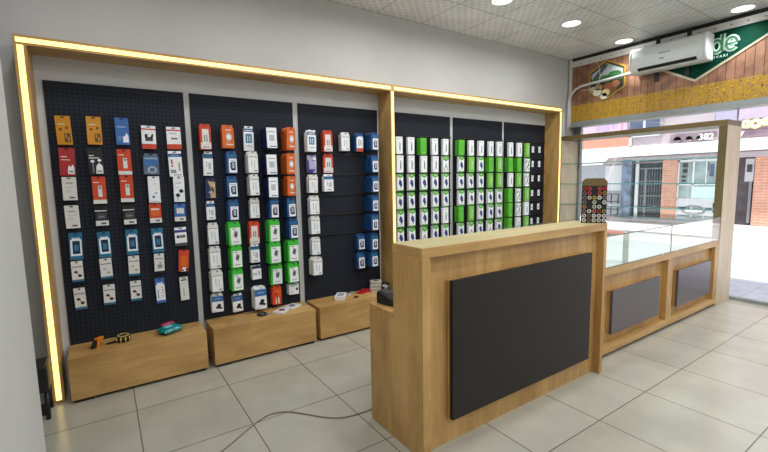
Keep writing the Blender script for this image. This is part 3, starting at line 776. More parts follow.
PACKS = [
(1,1,1,"yellow_card",-0.179,1.897,0.083,0.19,0),
(1,1,2,"yellow_card",-0.013,1.903,0.085,0.19,0),
(1,1,3,"blue_card",0.154,1.905,0.083,0.189,0),
(1,1,4,"orange_device",0.313,1.859,0.092,0.167,0),
(1,1,5,"orange_logo",0.484,1.859,0.097,0.165,0),
(1,2,1,"red_card",-0.183,1.686,0.087,0.186,0),
(1,2,2,"black_card",-0.02,1.69,0.088,0.186,0),
(1,2,3,"orange_box",0.149,1.684,0.085,0.181,0),
(1,2,4,"clear_bag",0.315,1.657,0.102,0.154,0),
(1,2,5,"white_bluetop",0.482,1.679,0.092,0.193,0),
(1,3,1,"white_card",-0.183,1.49,0.079,0.158,0),
(1,3,2,"orange_box",-0.016,1.491,0.08,0.19,0),
(1,3,3,"orange_box",0.149,1.499,0.082,0.194,0),
(1,3,4,"white_teal",0.326,1.489,0.077,0.197,0),
(1,3,5,"white_earbud",0.496,1.485,0.076,0.195,0),
(1,4,1,"white_card",-0.183,1.297,0.079,0.158,0),
(1,4,2,"black_white",-0.015,1.283,0.076,0.138,0),
(1,4,3,"black_white",0.155,1.281,0.078,0.139,0),
(1,4,4,"orange_white",0.321,1.284,0.079,0.143,0),
(1,4,5,"blue_white",0.488,1.276,0.078,0.135,0),
(1,5,1,"phone_box",-0.182,1.108,0.076,0.189,0),
(1,5,2,"phone_box",-0.014,1.1,0.077,0.184,0),
(1,5,3,"phone_box",0.154,1.103,0.078,0.186,0),
(1,5,4,"phone_box",0.324,1.1,0.077,0.186,0),
(1,5,5,"purple_white",0.482,1.093,0.083,0.145,0),
(1,6,1,"adaptor",-0.187,0.909,0.066,0.145,0),
(1,6,2,"adaptor_pale",-0.018,0.909,0.072,0.147,0),
(1,6,3,"adaptor_pale",0.152,0.907,0.07,0.149,0),
(1,6,4,"white_small",0.318,0.904,0.067,0.135,0),
(1,6,5,"orange_pouch",0.484,0.913,0.073,0.17,0),
(1,7,1,"adaptor",-0.185,0.719,0.065,0.153,0),
(1,7,2,"adaptor",-0.016,0.716,0.07,0.148,0),
(1,7,3,"adaptor",0.152,0.718,0.069,0.15,0),
(1,7,4,"cable_blue",0.312,0.716,0.064,0.196,0),
(1,7,5,"white_strip",0.48,0.699,0.06,0.186,0),
(2,1,1,"red_phone",0.703,1.89,0.08,0.195,1),
(2,1,2,"orange_charger",0.874,1.891,0.092,0.181,1),
(2,1,3,"white_header",1.045,1.895,0.082,0.202,0),
(2,1,4,"purple_side",1.21,1.88,0.085,0.167,3),
(2,1,5,"orange_charger",1.375,1.892,0.078,0.19,3),
(2,2,1,"white_bluetop2",0.714,1.68,0.072,0.19,0),
(2,2,2,"blue_phone",0.891,1.683,0.083,0.177,1),
(2,2,3,"white_box",1.052,1.683,0.082,0.174,2),
(2,2,4,"purple_side",1.199,1.658,0.086,0.164,3),
(2,2,5,"orange_charger",1.364,1.673,0.075,0.178,3),
(2,3,1,"navy_pic",0.724,1.471,0.079,0.164,0),
(2,3,2,"blue_phone",0.884,1.485,0.084,0.173,1),
(2,3,3,"white_box",1.056,1.497,0.078,0.175,2),
(2,3,4,"purple_side",1.2,1.469,0.08,0.167,3),
(2,3,5,"orange_charger",1.362,1.478,0.072,0.169,3),
(2,4,1,"white_bluetop2",0.713,1.287,0.066,0.151,0),
(2,4,2,"blue_phone",0.881,1.293,0.083,0.171,1),
(2,4,3,"white_box",1.058,1.299,0.076,0.169,1),
(2,4,4,"blue_phone",1.21,1.293,0.082,0.171,2),
(2,4,5,"blue_phone",1.369,1.291,0.079,0.171,2),
(2,5,1,"white_box",0.716,1.112,0.077,0.173,1),
(2,5,2,"green_box",0.874,1.112,0.096,0.192,2),
(2,5,3,"red_phone",1.041,1.102,0.086,0.192,1),
(2,5,4,"green_box",1.204,1.107,0.095,0.191,2),
(2,5,5,"blue_phone",1.379,1.104,0.086,0.177,2),
(2,6,1,"white_box",0.719,0.921,0.083,0.18,1),
(2,6,2,"green_box",0.875,0.918,0.091,0.187,2),
(2,6,3,"white_bluetop2",1.042,0.908,0.073,0.159,1),
(2,6,4,"green_box",1.203,0.918,0.102,0.191,2),
(2,6,5,"green_box",1.369,0.915,0.101,0.193,2),
(2,7,1,"white_box",0.715,0.731,0.084,0.175,2),
(2,7,2,"green_box",0.873,0.721,0.091,0.183,2),
(2,7,3,"navy_small",1.046,0.718,0.077,0.116,1),
(2,7,4,"green_box",1.219,0.713,0.102,0.184,1),
(2,7,5,"green_box",1.363,0.714,0.098,0.182,2),
(2,8,1,"blue_blob",0.713,0.53,0.088,0.152,1),
(2,8,2,"blue_blob",0.884,0.497,0.082,0.158,0),
(2,8,3,"blue_blob",1.058,0.538,0.097,0.192,2),
(2,8,4,"orange_tall",1.212,0.515,0.081,0.167,1),
(2,8,5,"white_blob",1.373,0.507,0.09,0.094,1),
(3,1,1,"white_header",1.6,1.888,0.086,0.191,1),
(3,1,2,"red_phone",1.766,1.893,0.088,0.193,1),
(3,1,3,"white_box",1.948,1.883,0.089,0.171,1),
(3,1,4,"blue_orange",2.101,1.884,0.081,0.176,1),
(3,1,5,"blue_phone",2.23,1.888,0.082,0.167,3),
(3,2,1,"purple_tri",1.61,1.665,0.091,0.158,0),
(3,2,2,"red_phone",1.779,1.683,0.1,0.179,0),
(3,2,5,"blue_phone",2.228,1.67,0.079,0.165,3),
(3,3,1,"white_box",1.601,1.49,0.085,0.165,1),
(3,3,2,"white_bluetop2",1.76,1.492,0.095,0.159,1),
(3,3,5,"blue_phone",2.223,1.473,0.079,0.16,3),
(3,4,1,"white_box",1.608,1.298,0.092,0.171,1),
(3,4,5,"blue_phone",2.218,1.283,0.08,0.159,3),
(3,5,1,"white_box",1.609,1.112,0.088,0.168,1),
(3,5,5,"blue_phone",2.211,1.096,0.08,0.162,3),
(3,6,1,"white_box",1.608,0.914,0.083,0.164,1),
(3,6,4,"blue_phone",2.095,0.902,0.083,0.16,1),
(3,6,5,"blue_phone",2.204,0.9,0.08,0.16,3),
(3,7,1,"white_box",1.599,0.731,0.089,0.166,2),
(3,7,4,"blue_phone",2.09,0.72,0.084,0.169,1),
(3,7,5,"blue_phone",2.2,0.727,0.081,0.158,3),
]
# ------------------------------------------------------------------ hanging goods
def pm(name, rgb, rough=.4): return mat('print ' + name, rgb, rough, var=.03, vscale=40)
K = dict(
 white=pm('white', (236, 239, 242)), cream=pm('off white', (222, 221, 217)), black=pm('black', (24, 24, 28)), grey=pm('grey', (140, 142, 146)), dgrey=pm('dark grey', (70, 72, 78)),
 orange=pm('orange', (214, 98, 28)), yellow=pm('amber', (206, 140, 26)), red=pm('red', (168, 40, 44)), redor=pm('vermilion', (202, 68, 34)), blue=pm('blue', (52, 104, 172)),
 sky=pm('sky', (150, 178, 204)), teal=pm('teal', (30, 110, 146)), deep=pm('deep blue', (26, 74, 128)), navy=pm('navy', (30, 36, 92)), purple=pm('violet', (62, 44, 134)),
 green=pm('green', (62, 188, 60)), lgreen=pm('light green', (128, 196, 84)), mgreen=pm('mid green', (84, 180, 44)), screen=pm('screen blue', (30, 52, 84), .25), lilac=pm('lilac', (178, 170, 206)),
 tan=pm('tan', (190, 166, 120)), brown=pm('umber', (92, 70, 44)), silver=pm('silver', (186, 188, 192), .3), bagc=pm('smoky film', (92, 108, 128), .2), phoneb=pm('phone indigo', (48, 60, 128)), leaf=pm('leaf green', (96, 178, 60)))
# each kind: (name, look, category, thickness, body colour, tab colour or None, [(part, [(colour, shape)...])...]);  shapes in 0..1 of width and height
kinds = {
 'yellow_card': ('earphone_card', 'amber earphone card', 'earphones', .008, 'yellow', 1, [('printed_picture', [('brown', 'e', .30, .60, .10, .055), ('brown', 'e', .72, .66, .10, .055), ('brown', 'r', .50, .10, .9, .45), ('yellow', 'r', .58, .25, .66, .42), ('yellow', 'r', .72, .14, .82, .30), ('cream', 'r', .15, .78, .6, .81)])]),
 'blue_card': ('cable_card', 'blue cable card', 'cable', .008, 'blue', 1, [('printed_picture', [('sky', 'r', .12, .72, .75, .77), ('sky', 'r', .12, .3, .4, .33), ('white', 'p', (.5, .1), (.92, .1), (.92, .38), (.78, .5), (.66, .36), (.5, .34)), ('sky', 'r', .12, .2, .35, .23)])]),
 'red_card': ('earphone_card', 'dark red earphone card', 'earphones', .008, 'red', 1, [('printed_picture', [('cream', 'r', .12, .74, .5, .78), ('cream', 'r', .12, .62, .7, .65), ('white', 'p', (.52, .06), (.92, .06), (.92, .34), (.82, .46), (.72, .34), (.6, .42), (.52, .3)), ('grey', 'r', .6, .12, .85, .2)])]),
 'black_card': ('earphone_card', 'black earphone card with white earbuds', 'earphones', .008, 'black', 1, [('printed_picture', [('cream', 'r', .08, .78, .4, .82), ('cream', 'r', .08, .68, .75, .72), ('white', 'e', .28, .56, .13, .06), ('white', 'e', .74, .60, .13, .06), ('grey', 'r', .26, .1, .32, .52), ('white', 'p', (.45, .05), (.92, .05), (.92, .36), (.7, .5), (.5, .36)), ('grey', 'r', .52, .1, .86, .18)])]),
 'orange_device': ('holder_card', 'white and orange phone holder card', 'phone holder', .016, 'white', 1, [('printed_band', [('redor', 'r', 0, 0, 1, .24), ('redor', 'r', 0, .93, 1, 1)]), ('device_picture', [('black', 'r', .25, .38, .78, .58), ('black', 'r', .22, .55, .42, .72), ('black', 'p', (.6, .55), (.8, .58), (.84, .76), (.68, .68)), ('dgrey', 'e', .5, .46, .16, .07)])]),
 'orange_logo': ('holder_card', 'white and orange accessory card', 'accessory', .016, 'white', 1, [('printed_band', [('redor', 'r', 0, 0, 1, .25), ('redor', 'r', 0, .93, 1, 1)]), ('printed_mark', [('red', 'r', .3, .5, .5, .58), ('navy', 'r', .5, .5, .74, .57), ('grey', 'r', .2, .78, .7, .81)])]),
 'orange_box': ('cable_box', 'orange cable box with white foot', 'cable', .016, 'redor', 1, [('white_band', [('cream', 'r', 0, 0, 1, .16), ('white', 'r', .1, .86, .5, .89)]), ('cable_picture', [('cream', 'p', (.4, .3), (.5, .28), (.66, .6), (.6, .74), (.5, .66)), ('grey', 'e', .56, .66, .1, .06), ('cream', 'r', .45, .34, .7, .4)])]),
 'clear_bag': ('earphone_bag', 'smoky blue earphone bag', 'earphones', .02, 'bagc', 1, [('paper_label', [('sky', 'r', .08, .84, .9, .92), ('blue', 'r', .06, .52, .94, .84)]), ('coil_picture', [('sky', 'e', .55, .26, .3, .2), ('bagc', 'e', .55, .26, .18, .11), ('grey', 'r', .1, .1, .9, .14)])]),
 'white_bluetop': ('cable_card', 'white cable card with blue head', 'cable', .012, 'white', 1, [('blue_head', [('deep', 'r', 0, .86, 1, 1), ('sky', 'r', .2, .9, .8, .93)]), ('printed_picture', [('red', 'r', .18, .55, .3, .75), ('red', 'r', .18, .42, .3, .52), ('grey', 'r', .1, .15, .5, .3), ('tan', 'r', .7, .25, .85, .6), ('grey', 'r', .3, .05, .9, .09)])]),
 'white_card': ('cable_card', 'plain white cable card', 'cable', .010, 'cream', 1, [('printed_text', [('grey', 'r', .25, .82, .75, .87), ('silver', 'r', .2, .62, .8, .65), ('silver', 'r', .2, .5, .55, .53), ('silver', 'r', .2, .4, .7, .43), ('dgrey', 'r', .45, .1, .82, .17)])]),
 'white_teal': ('earphone_card', 'white earphone card with pale earbud', 'earphones', .014, 'white', 1, [('printed_picture', [('grey', 'r', .4, .78, .7, .8), ('teal', 'e', .4, .25, .1, .06), ('sky', 'e', .62, .4, .14, .04), ('silver', 'r', .1, .02, .9, .07)])]),
 'white_earbud': ('earphone_card', 'white earphone card with black earbuds', 'earphones', .014, 'white', 1, [('printed_picture', [('grey', 'r', .2, .82, .75, .85), ('black', 'e', .68, .48, .2, .085), ('black', 'e', .36, .30, .2, .085), ('dgrey', 'r', .3, .06, .36, .3), ('silver', 'r', .1, .62, .5, .64)])]),
 'black_white': ('adapter_card', 'black adapter card with white foot', 'adapter', .014, 'black', 1, [('white_band', [('cream', 'r', 0, 0, 1, .30), ('cream', 'r', .0, .86, .9, .92), ('dgrey', 'r', .4, .08, .8, .18)]), ('adapter_picture', [('dgrey', 'r', .15, .4, .85, .74), ('grey', 'r', .25, .5, .7, .56)])]),
 'orange_white': ('adapter_card', 'vermilion adapter card with white foot', 'adapter', .016, 'redor', 1, [('white_band', [('cream', 'r', 0, 0, 1, .28), ('dgrey', 'r', .5, .08, .82, .18)]), ('adapter_picture', [('orange', 'r', .15, .42, .85, .78), ('cream', 'r', .2, .84, .8, .88)])]),
 'blue_white': ('adapter_card', 'blue adapter card with white foot', 'adapter', .016, 'blue', 1, [('white_band', [('cream', 'r', 0, 0, 1, .3), ('dgrey', 'r', .45, .08, .8, .18)]), ('adapter_picture', [('sky', 'r', .2, .86, .85, .9), ('sky', 'r', .3, .5, .6, .56)])]),
 'phone_box': ('screen_protector_pack', 'blue screen protector pack', 'screen protector', .010, 'teal', 1, [('white_frame', [('white', 'r', .1, .16, .92, .84)]), ('phone_picture', [('screen', 'r', .24, .24, .80, .78), ('teal', 'r', .36, .36, .68, .62), ('sky', 'r', .3, .88, .75, .92)])]),
 'purple_white': ('memory_card_pack', 'small white pack with violet head', 'memory', .012, 'white', 1, [('violet_head', [('purple', 'r', 0, .84, 1, 1)]), ('window', [('black', 'r', .14, .50, .86, .66), ('dgrey', 'r', 0, 0, 1, .18), ('tan', 'r', .3, .56, .7, .6)])]),
 'adaptor': ('adapter_pack', 'white pack with two black adapters', 'adapter', .012, 'cream', 1, [('teal_foot', [('teal', 'r', 0, 0, 1, .12), ('dgrey', 'r', .05, .82, .95, .86)]), ('adapter_picture', [('black', 'e', .36, .55, .17, .07), ('black', 'e', .68, .33, .17, .08), ('tan', 'r', .44, .40, .6, .5)])]),
 'adaptor_pale': ('adapter_pack', 'white pack with two pale adapters', 'adapter', .012, 'cream', 1, [('teal_foot', [('teal', 'r', 0, 0, 1, .12), ('dgrey', 'r', .05, .82, .95, .86)]), ('adapter_picture', [('silver', 'e', .36, .55, .17, .07), ('tan', 'e', .68, .33, .15, .07)])]),
 'white_small': ('adapter_pack', 'small white adapter pack', 'adapter', .012, 'cream', 1, [('printed_text', [('dgrey', 'r', .1, .82, .9, .86), ('grey', 'r', .3, .2, .78, .45), ('grey', 'r', .5, .5, .7, .62)])]),
 'orange_pouch': ('cable_pouch', 'tilted orange cable pouch', 'cable', .014, 'redor', 1, [('printed_picture', [('orange', 'r', .2, .3, .85, .8), ('white', 'p', (.25, .0), (.7, .0), (.8, .2), (.4, .24)), ('black', 'r', .3, .02, .5, .1), ('black', 'r', .7, .04, .95, .16)])]),
 'cable_blue': ('cable_pack', 'white and blue cable pack', 'cable', .014, 'blue', 1, [('white_panel', [('white', 'r', .04, .12, .96, .82)]), ('cable_picture', [('dgrey', 'r', .2, .2, .28, .6), ('orange', 'e', .68, .68, .08, .03), ('orange', 'e', .72, .56, .08, .03), ('orange', 'e', .7, .44, .08, .03), ('orange', 'e', .72, .3, .08, .03), ('sky', 'r', .3, .88, .7, .92)])]),
 'white_strip': ('cable_pack', 'plain tall white pack with dark hanger', 'cable', .012, 'cream', 1, [('dark_head', [('dgrey', 'r', .15, .94, .85, 1)]), ('printed_text', [('silver', 'r', .3, .2, .5, .6), ('silver', 'r', .2, .8, .8, .83)])]),
 'red_phone': ('cable_box', 'red boxed phone cable', 'cable', .026, 'redor', 1, [('white_panel', [('cream', 'r', .04, .02, .98, .30), ('cream', 'r', .22, .32, .82, .72)]), ('cable_picture', [('dgrey', 'r', .38, .34, .46, .62), ('dgrey', 'r', .58, .34, .66, .64), ('grey', 'r', .2, .08, .8, .12), ('cream', 'r', .2, .86, .7, .89)])]),
 'orange_charger': ('charger_box', 'orange charger box', 'charger', .028, 'orange', 1, [('charger_picture', [('silver', 'e', .56, .54, .26, .2), ('white', 'r', .42, .45, .7, .64), ('cream', 'r', .3, .14, .9, .2), ('cream', 'r', .3, .86, .75, .9), ('tan', 'r', .3, .24, .6, .28)])]),
 'white_header': ('cable_box', 'white cable box with blue window', 'cable', .026, 'white', 1, [('blue_head', [('deep', 'r', 0, .86, 1, 1), ('white', 'r', .15, .9, .85, .94)]), ('cable_picture', [('teal', 'r', .18, .36, .80, .76), ('white', 'r', .34, .42, .42, .68), ('white', 'r', .56, .42, .64, .68), ('grey', 'r', .2, .2, .8, .23)])]),
 'purple_side': ('charger_box', 'violet box with white front', 'charger', .034, 'navy', None, [('white_front', [('white', 'r', .0, .0, 1, 1)]), ('printed_text', [('grey', 'r', .2, .78, .85, .82), ('silver', 'r', .25, .35, .75, .65), ('navy', 'r', .3, .06, .95, .1)])]),
 'white_bluetop2': ('cable_box', 'slim white box with blue head', 'cable', .02, 'white', 1, [('blue_head', [('deep', 'r', 0, .80, 1, 1), ('teal', 'r', .1, .82, .9, .92)]), ('printed_text', [('grey', 'r', .3, .4, .36, .66), ('silver', 'r', .5, .3, .8, .6), ('grey', 'r', .3, .08, .8, .14)])]),
 'blue_phone': ('charger_box', 'blue box with phone picture', 'charger', .03, 'deep', 1, [('white_panel', [('white', 'r', .22, .04, .97, .76), ('teal', 'r', .1, .84, .9, .94)]), ('phone_picture', [('screen', 'r', .42, .16, .84, .60), ('sky', 'r', .5, .26, .74, .56), ('red', 'r', .34, .24, .42, .54), ('grey', 'r', .3, .66, .85, .69)])]),
 'white_box': ('cable_box', 'plain white cable box', 'cable', .024, 'cream', 1, [('white_front', [('white', 'r', .04, .02, .98, .80)]), ('printed_text', [('silver', 'r', .3, .3, .4, .7), ('silver', 'r', .6, .25, .68, .66), ('grey', 'r', .15, .82, .9, .86), ('dgrey', 'r', .6, .08, .9, .13)])]),
 'navy_pic': ('cable_box', 'navy box with pale picture', 'cable', .022, 'navy', 1, [('printed_picture', [('tan', 'p', (.45, .04), (.95, .04), (.95, .92), (.25, .96), (.5, .6)), ('sky', 'e', .4, .34, .1, .06), ('dgrey', 'p', (.5, .5), (.8, .3), (.85, .5), (.6, .7)), ('cream', 'r', .7, .7, .9, .75)])]),
 'green_box': ('charger_box', 'green box with grey device picture', 'charger', .03, 'green', 1, [('white_front', [('white', 'r', .16, .03, .96, .84)]), ('device_picture', [('grey', 'p', (.38, .42), (.66, .32), (.78, .62), (.50, .72)), ('dgrey', 'p', (.46, .46), (.64, .40), (.7, .55), (.52, .62)), ('silver', 'r', .3, .12, .8, .18), ('dgrey', 'r', .28, .76, .6, .79)])]),
 'navy_small': ('cable_box', 'short white box with navy head', 'cable', .024, 'white', None, [('navy_head', [('navy', 'r', 0, .8, 1, 1)]), ('printed_text', [('silver', 'r', .1, .3, .5, .5), ('dgrey', 'r', .7, .3, .8, .6)])]),
 'blue_blob': ('holder_box', 'white and blue box with holder picture', 'phone holder', .034, 'white', 1, [('blue_head', [('blue', 'r', 0, .66, 1, 1), ('sky', 'r', .2, .8, .8, .85)]), ('holder_picture', [('black', 'e', .62, .40, .18, .1), ('black', 'e', .46, .28, .14, .08), ('black', 'p', (.55, .2), (.85, .16), (.9, .26), (.6, .34)), ('silver', 'r', .08, .05, .4, .09)])]),
 'orange_tall': ('cable_box', 'tall orange packet above the white cards', 'cable', .022, 'redor', 1, [('printed_picture', [('orange', 'r', .3, .5, .9, .9), ('cream', 'r', .62, .05, .75, .45), ('cream', 'r', .35, .05, .45, .4), ('red', 'r', .2, .56, .6, .7)])]),
 'white_blob': ('holder_box', 'short white box with black dot picture', 'phone holder', .03, 'white', None, [('holder_picture', [('black', 'e', .8, .5, .13, .13), ('silver', 'r', .1, .75, .6, .85), ('silver', 'r', .1, .2, .4, .3), ('dgrey', 'r', .2, .9, .9, .96)])]),
 'blue_orange': ('cable_box', 'white box with orange foot', 'cable', .026, 'deep', 1, [('white_front', [('white', 'r', .12, .0, 1, .86), ('redor', 'r', .12, 0, 1, .2)]), ('printed_text', [('tan', 'r', .35, .35, .5, .75), ('silver', 'r', .6, .4, .8, .7), ('sky', 'r', .4, .9, .9, .94)])]),
 'purple_tri': ('cable_card', 'white and violet cable card', 'cable', .012, 'lilac', 1, [('violet_corner', [('purple', 'p', (0, 0), (.6, 0), (.95, .3), (.2, .75), (0, .95)), ('white', 'p', (.6, .98), (.98, .98), (.98, .4))]), ('printed_text', [('navy', 'r', .5, .8, .9, .84), ('lilac', 'e', .3, .3, .1, .06)])]),
 # goods on the three right-hand boards
 'wl': ('cable_box', 'slim white box with dark cable picture', 'cable', .03, 'white', None, [('cable_picture', [('dgrey', 'p', (.48, .22), (.62, .2), (.66, .6), (.52, .66)), ('grey', 'r', .42, .66, .62, .7), ('silver', 'r', .2, .86, .8, .89)])]),
 'gl': ('cable_box', 'bright green box', 'cable', .03, 'mgreen', None, [('cable_picture', [('leaf', 'r', .4, .3, .44, .7), ('leaf', 'r', .6, .3, .64, .7), ('leaf', 'r', .4, .68, .64, .71), ('lgreen', 'r', .2, .08, .8, .14), ('lgreen', 'r', .2, .86, .8, .9)])]),
 'lg': ('cable_box', 'light green box', 'cable', .03, 'lgreen', None, [('cable_picture', [('cream', 'p', (.5, .2), (.6, .2), (.7, .7), (.6, .74)), ('leaf', 'r', .2, .86, .8, .9), ('leaf', 'r', .2, .06, .8, .12)])]),
 'wg': ('charger_box', 'white charger box with green head', 'charger', .034, 'white', None, [('green_head', [('leaf', 'p', (0, .86), (.5, .74), (1, .86), (1, 1), (0, 1)), ('white', 'r', .35, .9, .65, .93), ('leaf', 'r', 0, 0, 1, .07)]), ('charger_picture', [('phoneb', 'p', (.2, .46), (.5, .24), (.84, .32), (.72, .58), (.4, .70)), ('dgrey', 'p', (.5, .3), (.6, .14), (.7, .18), (.64, .34)), ('silver', 'r', .3, .12, .5, .15)])]),
 'leafp': ('charger_box', 'white box with green and brown triangle', 'charger', .034, 'white', None, [('green_head', [('leaf', 'p', (0, .82), (.5, .66), (1, .82), (1, 1), (0, 1)), ('white', 'r', .35, .88, .65, .92)]), ('triangle_picture', [('brown', 'p', (.1, .12), (.55, .56), (.6, .5), (.2, .12)), ('brown', 'p', (.5, .5), (.92, .12), (.82, .12), (.46, .44)), ('tan', 'r', .2, .06, .8, .1)])]),
 'pat': ('cable_box', 'white box with green pattern', 'cable', .03, 'white', None, [('pattern_print', [('leaf', 'p', (.1, .05), (.4, .3), (.3, .36), (.1, .2)), ('dgrey', 'p', (.4, .25), (.8, .5), (.7, .6), (.36, .4)), ('leaf', 'p', (.5, .55), (.95, .75), (.9, .9), (.55, .7)), ('dgrey', 'p', (.15, .55), (.4, .8), (.3, .86), (.1, .7)), ('leaf', 'r', 0, .93, 1, 1), ('grey', 'p', (.6, .1), (.9, .2), (.86, .3), (.6, .2))])]),
 'tg': ('price_tag', 'small white price tag', 'price tag', .004, 'white', None, [('printed_price', [('grey', 'r', .2, .3, .8, .45), ('silver', 'r', .2, .6, .7, .7)])]),
}
PM = {}
def pack_meshes(t, w, h, thk, kind):
    """mesh data for one pack, origin at the centre of its foot, front facing -y"""
    w = round(w, 3); h = round(h, 3)
    key = (t, w, h)
    if key in PM: return PM[key]
    name, look, cat, thk, body, tab, parts = kind
    bm_ = K[body]; tabh = .020 if tab else 0.0
    out = [(('card' if thk < .018 else 'carton'), MB().box(-w / 2, w / 2, -thk / 2, thk / 2, 0, h - tabh, bm_).mesh('carton'))]
    if tab:
        tw = w / 2 if thk < .018 else w * .42
        b = MB(); ty = -thk / 2 + .0005; s = w * .13
        b.box(-tw, -s, ty, ty + .0015, h - tabh, h, bm_).box(s, tw, ty, ty + .0015, h - tabh, h, bm_)
        b.box(-s, s, ty, ty + .0015, h - .006, h, bm_).box(-s, s, ty, ty + .0015, h - tabh, h - .013, bm_)
        out.append(('hang_tab', b.mesh('hang_tab')))
    hb = h - tabh; n = 0
    for pn, shapes in parts:
        b = MB()
        if len(shapes) > 1 and pn != 'zz':
            pu = plate(shapes); under = parts[0][1][0][0] if pn != parts[0][0] and parts[0][0].startswith('white_') else body
            shapes = [(under, 'r', *pu)] + list(shapes) if shapes[0][1:] != ('r', *pu) else shapes
        for sh in shapes:
            n += 1; y1 = -thk / 2; y0 = y1 - .0003 - n * .00012
            m = K[sh[0]]
            X = lambda u: -w / 2 + u * w
            Z = lambda v: v * hb
            if sh[1] == 'r': b.box(X(sh[2]), X(sh[4]), y0, y1, Z(sh[3]), Z(sh[5]), m)
            elif sh[1] == 'e': b.disc((X(sh[2]), y0, Z(sh[3])), 'y', sh[4] * w, y1 - y0, m, 14, sh[5] * hb)
            else: b.prism([(X(a), Z(c)) for a, c in sh[2:]], 'y', y0, y1, m)
        out.append((pn, b.mesh(pn)))
    PM[key] = out
    return out
def make_pack(t, w, h, x, yc, z0, label, group, rz=0, ry=0, rx=0, bare=False):
    kind = kinds[t]
    o = thing(kind[0], label, kind[2], (x, yc, z0), (rx, ry, rz), group)
    for pn, me in pack_meshes(t, w, h, None, kind):
        if bare and pn not in ('card', 'carton', 'hang_tab'): continue
        c = bpy.data.objects.new(pn, me); COL.objects.link(c); c.parent = o
    return o
HK = {}
def hook(x, z, depth, label):
    depth = round(depth, 2)
    if depth not in HK:
        HK[depth] = MB().tube([(0, -.001, 0), (0, -depth, 0), (0, -depth - .006, .004), (0, -depth - .008, .014)], .0021, M_metal_dark, 6).box(-.012, .012, -.004, -.0005, -.016, .008, M_metal_dark).mesh('peg_hook')
    o = bpy.data.objects.new('peg_hook', HK[depth]); COL.objects.link(o); o.location = (x, PY, z)
    return tag(o, label, 'hook', 'peg hooks on the pegboards')
def where(r, c, b): return f'{ORD[r]} row, {COLN[c]} column, {BRD[b]} pegboard'
def plate(parts_shapes):
    us = []; vs = []
    for sh in parts_shapes:
        if sh[1] == 'r': us += [sh[2], sh[4]]; vs += [sh[3], sh[5]]
        elif sh[1] == 'e': us += [sh[2] - sh[4], sh[2] + sh[4]]; vs += [sh[3] - sh[5], sh[3] + sh[5]]
        else: us += [p[0] for p in sh[2:]]; vs += [p[1] for p in sh[2:]]
    return min(us), min(vs), max(us), max(vs)
def hang(b, r, c, t, x, ztop, w, h, n, reach=None):
    kind = kinds[t]; thk = kind[3]; pitch = .037
    x = x if n else .7 * x + .3 * HOOKX[b][c - 1]
    tabh = .020 if kind[5] else 0
    rnd = random.Random(b * 1000 + r * 50 + c)
    front = reach or .04 + n * pitch                      # distance of the front face from the board
    grp = {'earphones': 'earphone packs', 'charger': 'charger boxes', 'cable': 'cable packs', 'adapter': 'adapter packs', 'price tag': 'price tags'}.get(kind[2], kind[2] + ' packs') + f' on the {BRD[b]} pegboard'
    rz = R(rnd.uniform(-3, 3)); ry = R(rnd.uniform(-1.5, 1.5)) if t != 'orange_pouch' else R(4)
    yc = PY - front + thk / 2 + .001
    make_pack(t, w, h, x, yc, ztop - h, kind[1] + ', ' + where(r, c, b), grp, rz, ry)
    step = pitch
    for k in range(n):
        y2 = yc + (k + 1) * step
        if y2 + thk / 2 > PY - .003: break
        wd = 'just behind front' if k == 0 else ('third in stack' if n == 3 and k == 1 else 'deepest in stack')
        make_pack(t, w, h, x + rnd.uniform(-.003, .003), y2, ztop - h - .001, f'{kind[1]} {wd}, ' + where(r, c, b), grp, 0, 0, 0, bare=True)
    hz = ztop - .0095 if kind[5] else ztop + .006
    hook(x, hz, front + .02, 'black wire peg hook, ' + where(r, c, b))
for (b, r, c, t, x, zt, w, h, n) in PACKS:
    hang(b, r, c, t, x, zt, w, h, n)
# right-hand boards: five columns, six visible rows
GRID = {4: ['wl wl gl wl wl', 'wl wl wl wl leafp', 'wg wg wg wg wg', 'wg wg wg wg wg', 'wg wg wg wg wl', 'wg wg leafp wg wg'],
        5: ['gl wl wl wl wl', 'wg lg wg gl lg', 'wg wg wg lg lg', 'wg wg wg wg wg', 'gl lg wg wg wg', 'wg leafp wg leafp wg'],
        6: ['wl wl lg tg tg', 'gl gl pat tg tg', 'wl lg pat tg tg', 'gl pat lg tg tg', 'gl pat wl tg tg', 'gl wl lg tg tg']}
for b, rows in GRID.items():
    for r, row in enumerate(rows, 1):
        for c, t in enumerate(row.split(), 1):
            x = HOOKX[b][c - 1]; zt = [0, 1.868, 1.678, 1.486, 1.291, 1.104, .912][r]
            rnd = random.Random(b * 900 + r * 31 + c)
            if t == 'tg': hang(b, r, c, t, x, zt - .035, .042, .08, 0, .07)
            else: hang(b, r, c, t, x + rnd.uniform(-.006, .006), zt, .083 + rnd.uniform(-.004, .004), .176, 1 if t in ('gl',) else 0, .095)
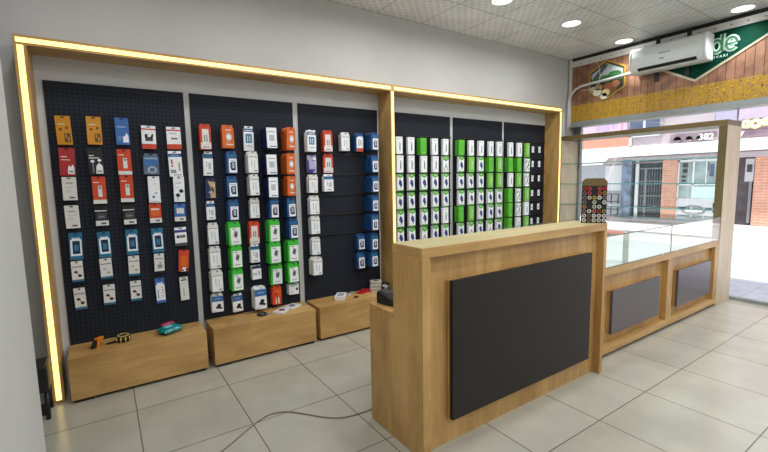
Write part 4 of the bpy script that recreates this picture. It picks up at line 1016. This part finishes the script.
# bare hooks on the third board
for r, cs in ((2, (3, 4)), (3, (3, 4)), (4, (2, 3, 4)), (5, (2, 3, 4)), (6, (2, 3))):
    for c in cs: hook(HOOKX[3][c - 1], ROWZ[r] + .004, .11, 'bare black peg hook, ' + where(r, c, 3))
# ------------------------------------------------------------------ sun, sky, camera
w = bpy.data.worlds.new('sky'); SC.world = w; w.use_nodes = True
nt = w.node_tree; bg = nt.nodes['Background']
bg.inputs['Color'].default_value = (.86, .90, 1.0, 1); bg.inputs['Strength'].default_value = SKY
sl_ = bpy.data.lights.new('sun', 'SUN'); sl_.energy = SUN; sl_.angle = R(3); sl_.color = (1, .97, .93)
so = bpy.data.objects.new('sun', sl_); COL.objects.link(so)
so.rotation_euler = Vector((.34, .30, -.9)).to_track_quat('-Z', 'Y').to_euler()
# sampling portal for the sky light that comes through the shop opening
al = bpy.data.lights.new('sky_portal', 'AREA'); al.shape = 'RECTANGLE'; al.size = 5.2; al.size_y = 2.1; al.cycles.is_portal = True
ao = bpy.data.objects.new('sky_portal', al); COL.objects.link(ao)
ao.location = (6.0, 1.0, 1.08); ao.rotation_euler = Vector((-1, 0, 0)).to_track_quat('-Z', 'Y').to_euler()

cam = bpy.data.cameras.new('camera'); co = bpy.data.objects.new('camera', cam); COL.objects.link(co); SC.camera = co
cam.sensor_fit = 'HORIZONTAL'; cam.sensor_width = 36; cam.lens = 36 * 415.836 / 768; cam.clip_start = .02
ya, pi_, ro = R(33.9433), R(-6.3763), R(-1.0781)
fw = Vector((math.sin(ya) * math.cos(pi_), math.cos(ya) * math.cos(pi_), math.sin(pi_)))
r0 = Vector((math.cos(ya), -math.sin(ya), 0)); u0 = r0.cross(fw)
rr_ = r0 * math.cos(ro) + u0 * math.sin(ro); uu_ = u0 * math.cos(ro) - r0 * math.sin(ro)
co.matrix_world = Matrix(((rr_.x, uu_.x, -fw.x, 0), (rr_.y, uu_.y, -fw.y, 0), (rr_.z, uu_.z, -fw.z, 1.43298), (0, 0, 0, 1)))
SC.view_settings.view_transform = 'Standard'; SC.view_settings.look = 'None'
SC.view_settings.exposure = EXPO; SC.view_settings.gamma = 1
